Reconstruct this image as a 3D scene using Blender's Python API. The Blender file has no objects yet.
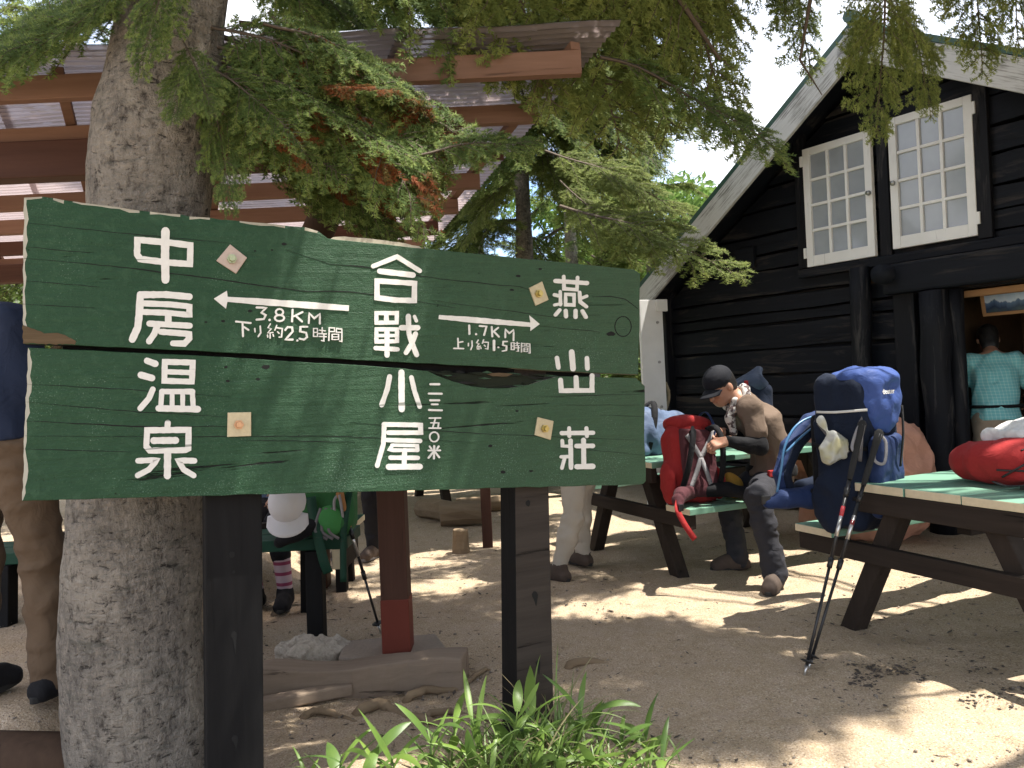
import bpy, bmesh, math, random
import numpy as np
from mathutils import Vector, Matrix

SC = bpy.context.scene
COL = SC.collection
# ------------------------------------------------------------------ camera, sky, sun, exposure
F_PX, ROLL, EYE = 773.0, math.radians(2.72), 1.3
CR = np.array((math.cos(ROLL), 0, -math.sin(ROLL)))
CU = np.array((math.sin(ROLL), 0, math.cos(ROLL)))
CF = np.array((0.0, 1.0, 0.0))
CAMP = np.array((0.0, 0.0, EYE))
cam_d = bpy.data.cameras.new('camera'); cam_d.sensor_width = 36.0
cam_d.lens = 36.0 * F_PX / 1024; cam_d.clip_start = 0.05; cam_d.clip_end = 600
cam = bpy.data.objects.new('camera', cam_d); COL.objects.link(cam)
cam.matrix_world = Matrix(((CR[0], CU[0], 0, 0), (CR[1], CU[1], -1, 0), (CR[2], CU[2], 0, EYE), (0, 0, 0, 1)))
SC.camera = cam

SUN_EL, SUN_H = math.radians(70), (0.985, -0.17)
w = bpy.data.worlds.new('World'); SC.world = w; w.use_nodes = True
sky = w.node_tree.nodes.new('ShaderNodeTexSky'); sky.sky_type = 'NISHITA'; sky.sun_disc = False
sky.sun_elevation = SUN_EL; sky.sun_rotation = math.atan2(SUN_H[0], SUN_H[1])
sky.dust_density = 3.0; sky.altitude = 2300
nt_ = w.node_tree; tc_ = nt_.nodes.new('ShaderNodeTexCoord'); cn_ = nt_.nodes.new('ShaderNodeTexNoise'); cn_.inputs['Scale'].default_value = 2.2; cn_.inputs['Detail'].default_value = 7
cr_ = nt_.nodes.new('ShaderNodeValToRGB'); cr_.color_ramp.elements[0].position = .36; cr_.color_ramp.elements[1].position = .58
cm_ = nt_.nodes.new('ShaderNodeMix'); cm_.data_type = 'RGBA'; cm_.inputs[7].default_value = (4.5, 4.6, 4.9, 1)      # bright summer cloud
nt_.links.new(tc_.outputs['Generated'], cn_.inputs['Vector']); nt_.links.new(cn_.outputs[0], cr_.inputs[0]); nt_.links.new(cr_.outputs[0], cm_.inputs[0]); nt_.links.new(sky.outputs[0], cm_.inputs[6])
nt_.links.new(cm_.outputs[2], nt_.nodes['Background'].inputs[0])
w.node_tree.nodes['Background'].inputs[1].default_value = 0.15
sun_d = bpy.data.lights.new('sun', 'SUN'); sun_d.energy = 4.0; sun_d.angle = math.radians(0.55); sun_d.color = (1, .95, .86)
sun = bpy.data.objects.new('sun', sun_d); COL.objects.link(sun)
SUNV = np.array((SUN_H[0]*math.cos(SUN_EL), SUN_H[1]*math.cos(SUN_EL), math.sin(SUN_EL)))
sun.rotation_euler = Vector(SUNV).to_track_quat('Z', 'Y').to_euler(); sun.location = (3, 0, 12)
SC.view_settings.view_transform = 'Standard'; SC.view_settings.look = 'None'
SC.view_settings.exposure = 1.5; SC.view_settings.gamma = 1.0
SC.cycles.max_bounces = 8; SC.cycles.transparent_max_bounces = 12

random.seed(4); RNG = np.random.default_rng(7)

def P(px, py, Y):
    """world point on the viewing ray of a photo position at distance Y ahead"""
    return CAMP + Y * ((px-512)/F_PX*CR + CF + (384-py)/F_PX*CU)
def G(px, py, z=0.0):
    """world point where that ray meets the level z"""
    d = (px-512)/F_PX*CR + CF + (384-py)/F_PX*CU
    return CAMP + d*((z-EYE)/d[2])
def V(*a): return np.array(a, float)
def norm(v): v = np.asarray(v, float); return v/np.linalg.norm(v)

# ------------------------------------------------------------------ objects
def link_mesh(name, me, mats, parent=None, smooth=False, bevel=0, subsurf=0):
    o = bpy.data.objects.new(name, me); COL.objects.link(o)
    for m in (mats if isinstance(mats, (list, tuple)) else [mats]): me.materials.append(m)
    if smooth: me.polygons.foreach_set('use_smooth', np.ones(len(me.polygons), bool))
    if parent is not None: o.parent = parent
    if bevel:
        b = o.modifiers.new('bevel', 'BEVEL'); b.width = bevel; b.segments = 2; b.limit_method = 'ANGLE'; b.angle_limit = math.radians(40)
    if subsurf:
        s = o.modifiers.new('sub', 'SUBSURF'); s.levels = s.render_levels = subsurf
    return o
def tag(o, label=None, cat=None, group=None, kind=None):
    if label: o['label'] = label
    if cat: o['category'] = cat
    if group: o['group'] = group
    if kind: o['kind'] = kind
    return o
def thing(name, label, cat, loc=(0, 0, 0), rz=0, group=None):
    o = bpy.data.objects.new(name, None); COL.objects.link(o); o.empty_display_size = .1
    o.location = [float(x) for x in loc]; o.rotation_euler = (0, 0, rz)
    return tag(o, label, cat, group)
def children_of(o): return [c for c in bpy.data.objects if c.parent == o]
def copy_tree(o, loc=None, rz=None, label=None, parent=None, sc=None):
    c = o.copy(); COL.objects.link(c)
    if parent is not None: c.parent = parent
    if loc is not None: c.location = [float(x) for x in loc]
    if rz is not None: c.rotation_euler = (0, 0, rz)
    if sc is not None: c.scale = (sc, sc, sc)
    if label: c['label'] = label
    for ch in children_of(o): copy_tree(ch, parent=c)
    return c

class MB:
    """collects shapes for ONE mesh"""
    def __init__(s): s.v = []; s.f = []; s.mi = []
    def add(s, vs, fs, mi=0):
        n = len(s.v); s.v.extend([tuple(map(float, v)) for v in vs]); s.f.extend([tuple(i+n for i in f) for f in fs]); s.mi.extend([mi]*len(fs)); return s
    def box(s, c, h, ax=None, mi=0):
        c = np.asarray(c, float); A = np.eye(3) if ax is None else np.array(ax, float)
        vs = [c + A[0]*h[0]*i + A[1]*h[1]*j + A[2]*h[2]*k for k in (-1, 1) for j in (-1, 1) for i in (-1, 1)]
        return s.add(vs, [(0,2,3,1), (4,5,7,6), (0,1,5,4), (2,6,7,3), (0,4,6,2), (1,3,7,5)], mi)
    def bar(s, a, b, wd, th, up=(0, 0, 1), mi=0, ends=None):
        """box from a to b, wd across, th along up"""
        a = np.asarray(a, float); b = np.asarray(b, float); x = norm(b-a); y = norm(np.cross(up, x)); z = np.cross(x, y)
        return s.box((a+b)/2, (np.linalg.norm(b-a)/2, wd/2, th/2), (x, y, z), mi)
    def tube(s, pts, rad, n=10, cap=True, mi=0, flat=1.0, up=None, lump=0, rnd=None):
        pts = [np.asarray(p, float) for p in pts]; m = len(pts)
        rad = [rad]*m if np.isscalar(rad) else list(rad)
        ref = np.array((0.0, 0, 1)) if up is None else np.asarray(up, float)
        vs = []
        prev = None
        for i in range(m):
            t = norm(pts[min(i+1, m-1)] - pts[max(i-1, 0)])
            r0 = ref if prev is None else prev
            if abs(t@r0) > .97: r0 = np.array((1.0, 0, 0)) if abs(t[0]) < .9 else np.array((0, 1.0, 0))
            a = norm(np.cross(r0, t)); b = np.cross(t, a); prev = b
            for k in range(n):
                q = 2*math.pi*k/n
                l = 1 if not lump else 1 + lump*(rnd.random()-.5)
                vs.append(pts[i] + (a*math.cos(q) + b*math.sin(q)*flat)*rad[i]*l)
        fs = [(i*n+k, i*n+(k+1) % n, (i+1)*n+(k+1) % n, (i+1)*n+k) for i in range(m-1) for k in range(n)]
        if cap: fs += [tuple(range(n))[::-1], tuple((m-1)*n+k for k in range(n))]
        return s.add(vs, fs, mi)
    def prism(s, poly, fn0, fn1, mi=0):
        """poly 2-D outline; fn0/fn1 map (u,v) to the back and front"""
        n = len(poly)
        vs = [fn0(*p) for p in poly] + [fn1(*p) for p in poly]
        fs = [tuple(range(n)), tuple(range(2*n-1, n-1, -1))] + [(i, n+i, n+(i+1) % n, (i+1) % n) for i in range(n)]
        return s.add(vs, fs, mi)
    def ribbon(s, pts, wd, nrm, th=.002, mi=0):
        pts = [np.asarray(p, float) for p in pts]; m = len(pts); vs = []
        nrms = nrm if isinstance(nrm, list) else [nrm]*m
        for i in range(m):
            t = norm(pts[min(i+1, m-1)]-pts[max(i-1, 0)]); nn = norm(nrms[i]); b = norm(np.cross(t, nn)); nn = np.cross(b, t)
            ww = wd if np.isscalar(wd) else wd[i]
            vs += [pts[i]-b*ww/2-nn*th/2, pts[i]+b*ww/2-nn*th/2, pts[i]+b*ww/2+nn*th/2, pts[i]-b*ww/2+nn*th/2]
        fs = []
        for i in range(m-1):
            for k in range(4): fs.append((4*i+k, 4*i+(k+1) % 4, 4*i+4+(k+1) % 4, 4*i+4+k))
        fs += [(3, 2, 1, 0), (4*m-4, 4*m-3, 4*m-2, 4*m-1)]
        return s.add(vs, fs, mi)
    def build(s, name, mats, parent=None, smooth=False, bevel=0, off=None, subsurf=0, fixn=True):
        me = bpy.data.meshes.new(name)
        v = np.array(s.v)
        if off is not None: v = v - np.asarray(off, float)
        me.from_pydata(v.tolist(), [], s.f)
        if len(set(s.mi)) > 1: me.polygons.foreach_set('material_index', s.mi)
        if fixn:
            b = bmesh.new(); b.from_mesh(me); bmesh.ops.recalc_face_normals(b, faces=b.faces); b.to_mesh(me); b.free()
        me.update()
        return link_mesh(name, me, mats, parent, smooth, bevel, subsurf)

# ------------------------------------------------------------------ soft bodies: a distance field turned into one surface
def rc(a, b, ra, rb=None): return ('c', np.asarray(a, float), np.asarray(b, float), ra, ra if rb is None else rb)
def el(c, r, ax=None): return ('e', np.asarray(c, float), np.asarray(r, float), np.eye(3) if ax is None else np.array(ax, float))
def bx(c, h, r=.02, ax=None): return ('b', np.asarray(c, float), np.asarray(h, float), r, np.eye(3) if ax is None else np.array(ax, float))
def chain(pts, rads):
    return [rc(pts[i], pts[i+1], rads[i], rads[i+1]) for i in range(len(pts)-1)]
def p_bounds(p, pad):
    if p[0] == 'c':
        r = max(p[3], p[4]); return np.minimum(p[1], p[2])-r-pad, np.maximum(p[1], p[2])+r+pad
    if p[0] == 'e': e = np.abs(p[3]).T @ p[2]; return p[1]-e-pad, p[1]+e+pad
    e = np.abs(p[4]).T @ p[2]; return p[1]-e-pad, p[1]+e+pad
def p_dist(p, X):
    if p[0] == 'c':
        a, b, ra, rb = p[1:]; ab = b-a; L = ab@ab + 1e-12
        t = np.clip(((X-a)@ab)/L, 0, 1); q = X-a-t[..., None]*ab
        return np.sqrt((q*q).sum(-1)) - (ra+(rb-ra)*t)
    if p[0] == 'e':
        q = (X-p[1])@p[3].T; k0 = np.sqrt(((q/p[2])**2).sum(-1)); k1 = np.sqrt(((q/p[2]**2)**2).sum(-1))+1e-9
        return k0*(k0-1)/k1
    c, h, r, A = p[1:]; q = np.abs((X-c)@A.T)-(h-r)
    return np.sqrt((np.maximum(q, 0)**2).sum(-1)) + np.minimum(q.max(-1), 0) - r
def vnoise(X, freq, seed=0):
    q = X*freq + 100.3; i = np.floor(q).astype(np.int64); f = q-i; f = f*f*(3-2*f); r = 0
    def h(a, b, c):
        n = (a*73856093) ^ (b*19349663) ^ (c*83492791) ^ (seed*2654435761); n = (n ^ (n >> 13))*1274126177; return ((n ^ (n >> 16)) & 0xffff)/65535.0
    for dx in (0, 1):
        for dy in (0, 1):
            for dz in (0, 1):
                wt = (f[..., 0] if dx else 1-f[..., 0])*(f[..., 1] if dy else 1-f[..., 1])*(f[..., 2] if dz else 1-f[..., 2])
                r = r + wt*h(i[..., 0]+dx, i[..., 1]+dy, i[..., 2]+dz)
    return r*2-1
def field(prims, res, k=.03, sub=(), cuts=(), wrinkle=None, ksub=.01):
    """prims joined smoothly, sub taken away, cuts = (point, normal): what lies on the normal's side goes"""
    bs = [p_bounds(p, 0) for p in prims if p[0] != 'K']
    lo = np.min([b[0] for b in bs], 0)-3*res-k*.5; hi = np.max([b[1] for b in bs], 0)+3*res+k*.5
    n = np.ceil((hi-lo)/res).astype(int)+1
    D = np.full(n, 1.0)
    ax = [lo[i]+res*np.arange(n[i]) for i in range(3)]
    def region(p, pad):
        b0, b1 = p_bounds(p, pad)
        i0 = np.clip(np.floor((b0-lo)/res).astype(int), 0, n); i1 = np.clip(np.ceil((b1-lo)/res).astype(int)+1, 0, n)
        sl = tuple(slice(i0[i], i1[i]) for i in range(3))
        X = np.stack(np.meshgrid(*[ax[i][sl[i]] for i in range(3)], indexing='ij'), -1)
        return sl, X
    for p in prims:
        if p[0] == 'K': k = p[1]; continue
        sl, X = region(p, k+3*res)
        if X.size == 0: continue
        d = p_dist(p, X); a = D[sl]
        h = np.maximum(k-np.abs(a-d), 0)/k; D[sl] = np.minimum(a, d)-h*h*k*.25
    for p in sub:
        sl, X = region(p, ksub+3*res)
        if X.size == 0: continue
        D[sl] = np.maximum(D[sl], -p_dist(p, X))
    if wrinkle:
        X = np.stack(np.meshgrid(*ax, indexing='ij'), -1)
        m = np.abs(D) < 4*res+.03
        for amp, fr, sd in wrinkle:
            fr = np.asarray(fr, float); nv_ = vnoise(X[m]*fr, 1.0, sd); D[m] += amp*nv_ if amp > 0 else -amp*(np.abs(nv_+.35*vnoise(X[m]*fr*2.1, 1.0, sd+1))*1.6-.55)
    if cuts:
        X = np.stack(np.meshgrid(*ax, indexing='ij'), -1)
        for c in cuts: D = np.maximum(D, (X-np.asarray(c[0], float))@norm(c[1]))
    D[0] = D[-1] = 1; D[:, 0] = D[:, -1] = 1; D[:, :, 0] = D[:, :, -1] = 1
    return D, lo, res
def nets(D, lo, res):
    s = D < 0; n = np.array(D.shape); cs = n-1
    acc = np.zeros((*cs, 3)); cnt = np.zeros(cs)
    for a in range(3):
        o = [x for x in range(3) if x != a]
        for u in (0, 1):
            for v in (0, 1):
                s0 = [None]*3; s1 = [None]*3
                s0[a] = slice(0, -1); s1[a] = slice(1, None)
                s0[o[0]] = s1[o[0]] = slice(u, cs[o[0]]+u); s0[o[1]] = s1[o[1]] = slice(v, cs[o[1]]+v)
                d0 = D[tuple(s0)]; d1 = D[tuple(s1)]; m = (d0 < 0) != (d1 < 0)
                t = np.where(m, d0/np.where(m, d0-d1, 1), 0)
                acc[..., a] += t; acc[..., o[0]] += m*u; acc[..., o[1]] += m*v; cnt += m
    act = cnt > 0; idx = -np.ones(cs, int); idx[act] = np.arange(act.sum())
    g = np.argwhere(act); vs = lo+res*(g+acc[act]/cnt[act][:, None])
    quads = []
    for a in range(3):
        o = [(a+1) % 3, (a+2) % 3]
        s0 = [slice(1, -1)]*3; s1 = [slice(1, -1)]*3
        s0[a] = slice(0, -1); s1[a] = slice(1, None)
        A = s[tuple(s0)]; B = s[tuple(s1)]
        for flip in (False, True):
            e = np.argwhere((A & ~B) if not flip else (~A & B))
            if len(e) == 0: continue
            c = e.copy(); c[:, o[0]] += 1; c[:, o[1]] += 1
            def cell(du, dv):
                q = c.copy(); q[:, o[0]] += du; q[:, o[1]] += dv; return idx[q[:, 0], q[:, 1], q[:, 2]]
            qd = np.stack([cell(-1, -1), cell(0, -1), cell(0, 0), cell(-1, 0)], 1)
            quads.append(qd[:, ::-1] if flip else qd)
    return vs, np.concatenate(quads) if quads else np.zeros((0, 4), int)
def np_mesh(name, vs, fs):
    me = bpy.data.meshes.new(name); nv, nf, k = len(vs), len(fs), fs.shape[1]
    me.vertices.add(nv); me.vertices.foreach_set('co', np.asarray(vs, np.float32).ravel())
    me.loops.add(nf*k); me.loops.foreach_set('vertex_index', np.asarray(fs, np.int32).ravel())
    me.polygons.add(nf); me.polygons.foreach_set('loop_start', np.arange(nf, dtype=np.int32)*k)
    me.update(calc_edges=True); return me
def soft(name, prims, mats, parent=None, res=.01, k=.03, off=(0, 0, 0), sub=(), cuts=(), wrinkle=None):
    vs, fs = nets(*field(prims, res, k, sub, cuts, wrinkle))
    return link_mesh(name, np_mesh(name, vs-np.asarray(off, float), fs), mats, parent, True)

# ------------------------------------------------------------------ materials
class NT:
    def __init__(s, name):
        s.m = bpy.data.materials.new(name); s.m.use_nodes = True; s.t = s.m.node_tree; s.b = s.t.nodes['Principled BSDF']; s.out = s.t.nodes['Material Output']
    def n(s, typ, ins=None, **kw):
        nd = s.t.nodes.new('ShaderNode'+typ)
        for k_, v_ in kw.items(): setattr(nd, k_, v_)
        for k_, v_ in (ins or {}).items(): s.put(nd, k_, v_)
        return nd
    def put(s, nd, k_, v_):
        if hasattr(v_, 'bl_idname') and hasattr(v_, 'outputs'): v_ = v_.outputs[0]
        if isinstance(v_, bpy.types.NodeSocket): s.t.links.new(v_, nd.inputs[k_])
        else:
            if isinstance(v_, tuple) and len(v_) == 3 and nd.inputs[k_].type == 'RGBA': v_ = (*v_, 1)
            nd.inputs[k_].default_value = v_
    def coord(s, scale=(1, 1, 1), kind='Object', rot=(0, 0, 0)):
        c = s.n('TexCoord'); return s.n('Mapping', {'Vector': c.outputs[kind], 'Scale': scale, 'Rotation': rot})
    def noise(s, co, scale, detail=5, rough=.6, dist=0): return s.n('TexNoise', {'Vector': co, 'Scale': scale, 'Detail': detail, 'Roughness': rough, 'Distortion': dist})
    def ramp(s, fac, stops):
        r = s.n('ValToRGB', {'Fac': fac}); e = r.color_ramp.elements
        while len(e) < len(stops): e.new(.5)
        for i, (p_, c_) in enumerate(stops): e[i].position = p_; e[i].color = (*c_, 1) if isinstance(c_, tuple) else (c_, c_, c_, 1)
        return r
    def mix(s, f, a, b, mode='MIX'):
        m = s.n('Mix', data_type='RGBA', blend_type=mode)
        s.put(m, 0, f); s.put(m, 6, a); s.put(m, 7, b); return m.outputs[2]
    def math(s, op, a, b=0.0):
        m = s.n('Math', operation=op); s.put(m, 0, a); s.put(m, 1, b); return m.outputs[0]
    def bump(s, h, strength=.4, dist=.01, prev=None):
        b = s.n('Bump', {'Height': h, 'Strength': strength, 'Distance': dist})
        if prev is not None: s.put(b, 'Normal', prev)
        return b.outputs[0]
    def set(s, **kw):
        for k_, v_ in kw.items(): s.put(s.b, k_.replace('_', ' '), v_)
        return s.m
def m_plain(name, col, rough=.6, var=.25, nscale=30, bump=.15, metal=0, sheen=0, bd=.003):
    t = NT(name); co = t.coord(); n1 = t.noise(co, nscale); n2 = t.noise(co, nscale*.12, 3)
    c = t.mix(n1.outputs[0], tuple(x*(1-var) for x in col), tuple(min(1, x*(1+var)) for x in col))
    c = t.mix(t.math('MULTIPLY', n2.outputs[0], .5), c, tuple(x*(1-var*1.2) for x in col))
    t.set(Base_Color=c, Roughness=rough, Metallic=metal, Normal=t.bump(n1.outputs[0], bump, bd))
    if sheen: t.set(Sheen_Weight=sheen)
    return t.m
def m_fabric(name, col, rough=.85, weave=900, fold=14, var=.15, fb=.5):
    t = NT(name); co = t.coord(); n1 = t.noise(co, weave, 2); n2 = t.noise(co, fold, 4, .5, .8); n3 = t.noise(co, 3.0, 2)
    c = t.mix(n3.outputs[0], tuple(x*(1-var) for x in col), tuple(min(1, x*(1+var)) for x in col))
    c = t.mix(t.math('MULTIPLY', n1.outputs[0], .35), c, tuple(x*.6 for x in col))
    b = t.bump(n2.outputs[0], fb, .02); b = t.bump(n1.outputs[0], .2, .001, b)
    return t.set(Base_Color=c, Roughness=rough, Normal=b, Sheen_Weight=.02, Specular_IOR_Level=.2)
def m_wood(name, dark, light, axis=0, scale=1.0, rough=.75, paint=None, wear=.5, bump=.5, crack=.4, worn=None):
    """grain runs along object axis; paint = colour worn off by wear"""
    t = NT(name); st = [26*scale]*3; st[axis] = 1.3*scale; co = t.coord(tuple(st))
    oi = t.n('ObjectInfo'); sh = t.n('VectorMath', {0: co.outputs[0], 1: oi.outputs['Random']}, operation='ADD')
    n1 = t.noise(sh, 1.0, 6, .65, .8); n2 = t.noise(sh, 4.0, 4, .7); n3 = t.noise(t.coord(), 2.2, 4)
    c = t.mix(n1.outputs[0], dark, light); c = t.mix(t.math('MULTIPLY', n2.outputs[0], .45), c, tuple(x*.5 for x in dark))
    if worn:
        nw_ = t.noise(t.coord((9, 9, 1.1) if axis == 2 else (1.1, 9, 9)), 1.0, 6, .7, .6); c = t.mix(t.ramp(nw_.outputs[0], [(.54, 0.0), (.66, .8)]), c, worn)
    if paint:
        mk = t.math('ADD', t.math('MULTIPLY', n2.outputs[0], .55), t.math('MULTIPLY', n3.outputs[0], .6))
        mk = t.ramp(mk, [(.50+.25*(1-wear), 0.0), (.62+.25*(1-wear), 1.0)])
        pc = t.mix(n3.outputs[0], tuple(x*.75 for x in paint), tuple(min(1, x*1.2) for x in paint))
        c = t.mix(mk, pc, c)
    cr = t.ramp(n1.outputs[0], [(.30, 0.0), (.36, 1.0)])
    c = t.mix(t.math('MULTIPLY', t.math('SUBTRACT', 1.0, cr), crack), c, (.006, .005, .005))
    h = t.math('ADD', t.math('MULTIPLY', n1.outputs[0], .6), t.math('MULTIPLY', cr, .6))
    return t.set(Base_Color=c, Roughness=rough, Normal=t.bump(h, bump, .004), Specular_IOR_Level=.16)
# ------------------------------------------------------------------ ground
def ss(t): t = np.clip(t, 0, 1); return t*t*(3-2*t)
def gz(x, y):
    x = np.asarray(x, float); y = np.asarray(y, float)
    z = .19*ss((-x-1.52)/.35) * ss((y-2.62)/.16)
    z = z + .05*ss((3.1-y)/.8)*ss((1.0-x)/1.2)*ss((x+1.2)/.6)
    far = np.maximum(0, y-12.5); z = z + .16*far + .10*np.maximum(0, -x-7) + .1*np.maximum(0, x-9)
    return z
m_ground = NT('trodden_granite_sand')
co = m_ground.coord((1, 1, 1)); na = m_ground.noise(co, .9, 6, .62); nb = m_ground.noise(co, 9, 6, .7); nc = m_ground.noise(co, 140, 3, .7); vr = m_ground.n('TexVoronoi', {'Vector': co, 'Scale': 75.0})
c_ = m_ground.mix(na.outputs[0], (.30, .215, .128), (.48, .37, .245))
c_ = m_ground.mix(m_ground.ramp(nb.outputs[0], [(.42, 0.0), (.72, .75)]), c_, (.47, .36, .27))
c_ = m_ground.mix(m_ground.ramp(nb.outputs[0], [(.26, .7), (.40, 0.0)]), c_, (.16, .108, .075))
c_ = m_ground.mix(m_ground.ramp(nc.outputs[0], [(.54, 0.0), (.66, .85)]), c_, (.62, .53, .42))
c_ = m_ground.mix(m_ground.ramp(nc.outputs[0], [(.34, .9), (.43, 0.0)]), c_, (.10, .075, .06))
hh = m_ground.math('ADD', m_ground.math('MULTIPLY', nb.outputs[0], 1.4), m_ground.math('MULTIPLY', nc.outputs[0], .35))
hh = m_ground.math('ADD', hh, m_ground.math('MULTIPLY', vr.outputs[0], .25))
sy_ = m_ground.n('SeparateXYZ', {0: co}); fy_ = m_ground.n('MapRange', {'Value': sy_.outputs[1], 'From Min': 10.5, 'From Max': 13.0}); c_ = m_ground.mix(fy_.outputs[0], c_, m_ground.mix(nb.outputs[0], (.035, .055, .02), (.09, .085, .045)))
m_ground = m_ground.set(Base_Color=c_, Roughness=.95, Normal=m_ground.bump(hh, .8, .02))
def axis_pts(a, b, fine, lo, hi):
    p = list(np.arange(a, b, fine)); s = fine
    q = p[-1]
    while q < hi: s *= 1.22; q += s; p.append(q)
    s = fine; q = p[0]
    while q > lo: s *= 1.22; q -= s; p.insert(0, q)
    return np.array(p)
gx = axis_pts(-3.4, 4.2, .05, -150, 150); gy = axis_pts(1.4, 9, .05, -60, 250)
X, Y = np.meshgrid(gx, gy, indexing='ij'); q = np.stack([X, Y, X*0], -1)
fade = np.exp(-np.maximum(0, np.hypot(X-.5, Y-4)-5)/6)
Z = gz(X, Y) + fade*(.012*vnoise(q, 1.7, 1) + .013*vnoise(q, 5, 2) + .009*vnoise(q, 13, 3)) + (1-fade)*.3*vnoise(q, .12, 4)
nx, ny = len(gx), len(gy); ii = np.arange(nx*ny).reshape(nx, ny)
quads = np.stack([ii[:-1, :-1], ii[1:, :-1], ii[1:, 1:], ii[:-1, 1:]], -1).reshape(-1, 4)
g = link_mesh('ground', np_mesh('ground', np.stack([X, Y, Z], -1).reshape(-1, 3), quads), m_ground, None, True); tag(g, kind='structure')

# ------------------------------------------------------------------ the black log hut
M_black = m_wood('black_stained_log', (.0035, .0045, .008), (.013, .016, .024), 0, .8, .6, wear=.5, bump=1.0, worn=(.050, .043, .040))
M_blackz = m_wood('black_stained_post', (.0045, .005, .008), (.018, .019, .024), 2, .8, .6, bump=1.0, worn=(.065, .060, .058))
M_white = m_wood('white_painted_wood', (.45, .43, .40), (.62, .60, .57), 0, 1, .6, paint=(.82, .82, .82), wear=.2, bump=.25, crack=.3)
M_whitez = m_wood('white_painted_upright', (.45, .43, .40), (.62, .60, .57), 2, 1, .6, paint=(.84, .84, .84), wear=.15, bump=.2, crack=.25)
M_barge = m_wood('weathered_white_board', (.22, .21, .20), (.40, .39, .38), 0, 1, .75, paint=(.60, .60, .60), wear=.75, bump=.5, crack=.9)
M_roofg = m_plain('green_sheet_metal', (.03, .085, .06), .45, .3, 12)
M_inside = m_wood('bare_inside_boards', (.05, .03, .018), (.11, .07, .04), 0, .8)
M_orange = m_wood('fresh_cut_timber', (.34, .18, .085), (.5, .29, .15), 0)
tg = NT('frosted_window_glass'); cg = tg.coord(); ng = tg.noise(cg, 4, 3)
M_frost = tg.set(Base_Color=tg.mix(ng.outputs[0], (.26, .29, .33), (.40, .43, .48)), Roughness=.16, Specular_IOR_Level=.6, Coat_Weight=.4)

HX = norm((.587, -.81, 0)); HY = np.array((-HX[1], HX[0], 0))
HO = np.array((3.1502, 6.3376, 0)); HRZ = math.atan2(HX[1], HX[0])
hut = thing('log_hut', 'black stained log hut with white windows and steep gable roof', 'hut', HO, HRZ)
SL = {-1: .72, 1: .56}; HES = {-1: 2.74, 1: 3.5}
HW, HR, HD = 2.48, 3.12, 4.6
mb = MB(); rr = random.Random(3); z = 0.02
def cladding(mb, x0, x1, z0, z1, y0=0.0):
    """one course clipped under the roof slopes"""
    th = .05+.03*rr.random(); yy = y0-.01*rr.random()
    def lim(zz, s=1): return (4.02-.17-zz)/SL[s]
    a0, a1, b0, b1 = max(x0, -lim(z0, -1)), max(x0, -lim(z1, -1)), min(x1, lim(z0)), min(x1, lim(z1))
    if b0-a0 < .05: return
    if b1 <= a1: a1 = b1 = 0
    n = max(2, int((b0-a0)/.35)); top = []; bot = []
    for i in range(n+1):
        f = i/n; bot.append((a0+(b0-a0)*f, z0+.016*rr.random())); top.append((a1+(b1-a1)*f, z1-.006-.022*rr.random()))
    poly = bot+top[::-1]
    mb.prism(poly, lambda u, v: (u, yy+th+.05, v), lambda u, v: (u, yy, v))
while z < 3.85:
    hgt = .13+.12*rr.random(); z1 = min(z+hgt, 3.88)
    if z1 <= 1.84 or z < 1.84:
        zt = min(z1, 1.86)
        cladding(mb, -HW, .40, z, zt); cladding(mb, 1.95, HR, z, zt)
        if z1 > 1.86: z1 = 1.86
    else: cladding(mb, -HW, HR, z, z1)
    z = z1
mb.box((-HW+.05, HD/2, 1.1), (.05, HD/2, 1.1)); mb.box((HR-.05, HD/2, 1.05), (.05, HD/2, 1.05)); mb.box((.32, HD, 1.05), (2.78, .05, 1.05))
mb.prism([(-HW, 2.08), (HR, 2.08), (0, 3.82)], lambda u, v: (u, HD+.05, v), lambda u, v: (u, HD-.03, v))
mb.box((-1.05, .115, 1.0), (1.42, .01, 1.0)); mb.prism([(-HW+.1, 1.9), (HR-.1, 1.9), (HR-.1, 2.06), (0, 3.80), (-HW+.1, 2.08)], lambda u, v: (u, .14, v), lambda u, v: (u, .115, v))
mb.build('wall', M_black, hut, bevel=.006)
mb = MB(); mb.box((1.2, 1.6, 1.0), (1.3, .02, 1.0)); mb.box((.32, .9, 1.0), (.02, .7, 1.0)); mb.box((1.2, .8, 2.02), (1.5, .8, .02)); mb.build('inner_wall', M_inside, hut)
MB().box((.9, 2.2, .03), (1.4, 2.05, .03)).build('floor', M_inside, hut)
# corner and wall posts, beams
MB().box((-HW+.0, -.045, 1.08), (.09, .06, 1.08)).build('corner_post', M_blackz, hut, bevel=.01)
def log_post(x, r, z0, z1, y=-.10, lean=0):
    pts = [(x+lean*i/6+.012*rr.uniform(-1, 1), y+.01*rr.uniform(-1, 1), z0+(z1-z0)*i/6) for i in range(7)]
    MB().tube(pts, [r*(1+.12*rr.uniform(-1, 1)) for _ in pts], 14, lump=.12, rnd=rr).build('log_post', M_blackz, hut, True)
log_post(-.22, .088, 0, 2.13); log_post(.385, .105, 0, 1.86, -.12); log_post(.50, .06, 0, 1.86, -.05)
MB().box((.13, -.045, .95), (.085, .045, .95)).build('log_post', M_blackz, hut, bevel=.01)
MB().bar((.02, -.10, 1.99), (2.46, -.10, 1.99), .2, .24).build('lintel_beam', M_black, hut, bevel=.02)
MB().tube([(.06, -.30, 2.03), (.06, -.1, 2.03), (.06, .1, 2.03)], [.075, .085, .085], 16, lump=.06, rnd=rr).build('log_end', M_black, hut, True)
MB().bar((-.80, -.035, 2.16), (1.9, -.035, 2.16), .12, .075).build('sill_beam', M_black, hut, bevel=.008)
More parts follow.
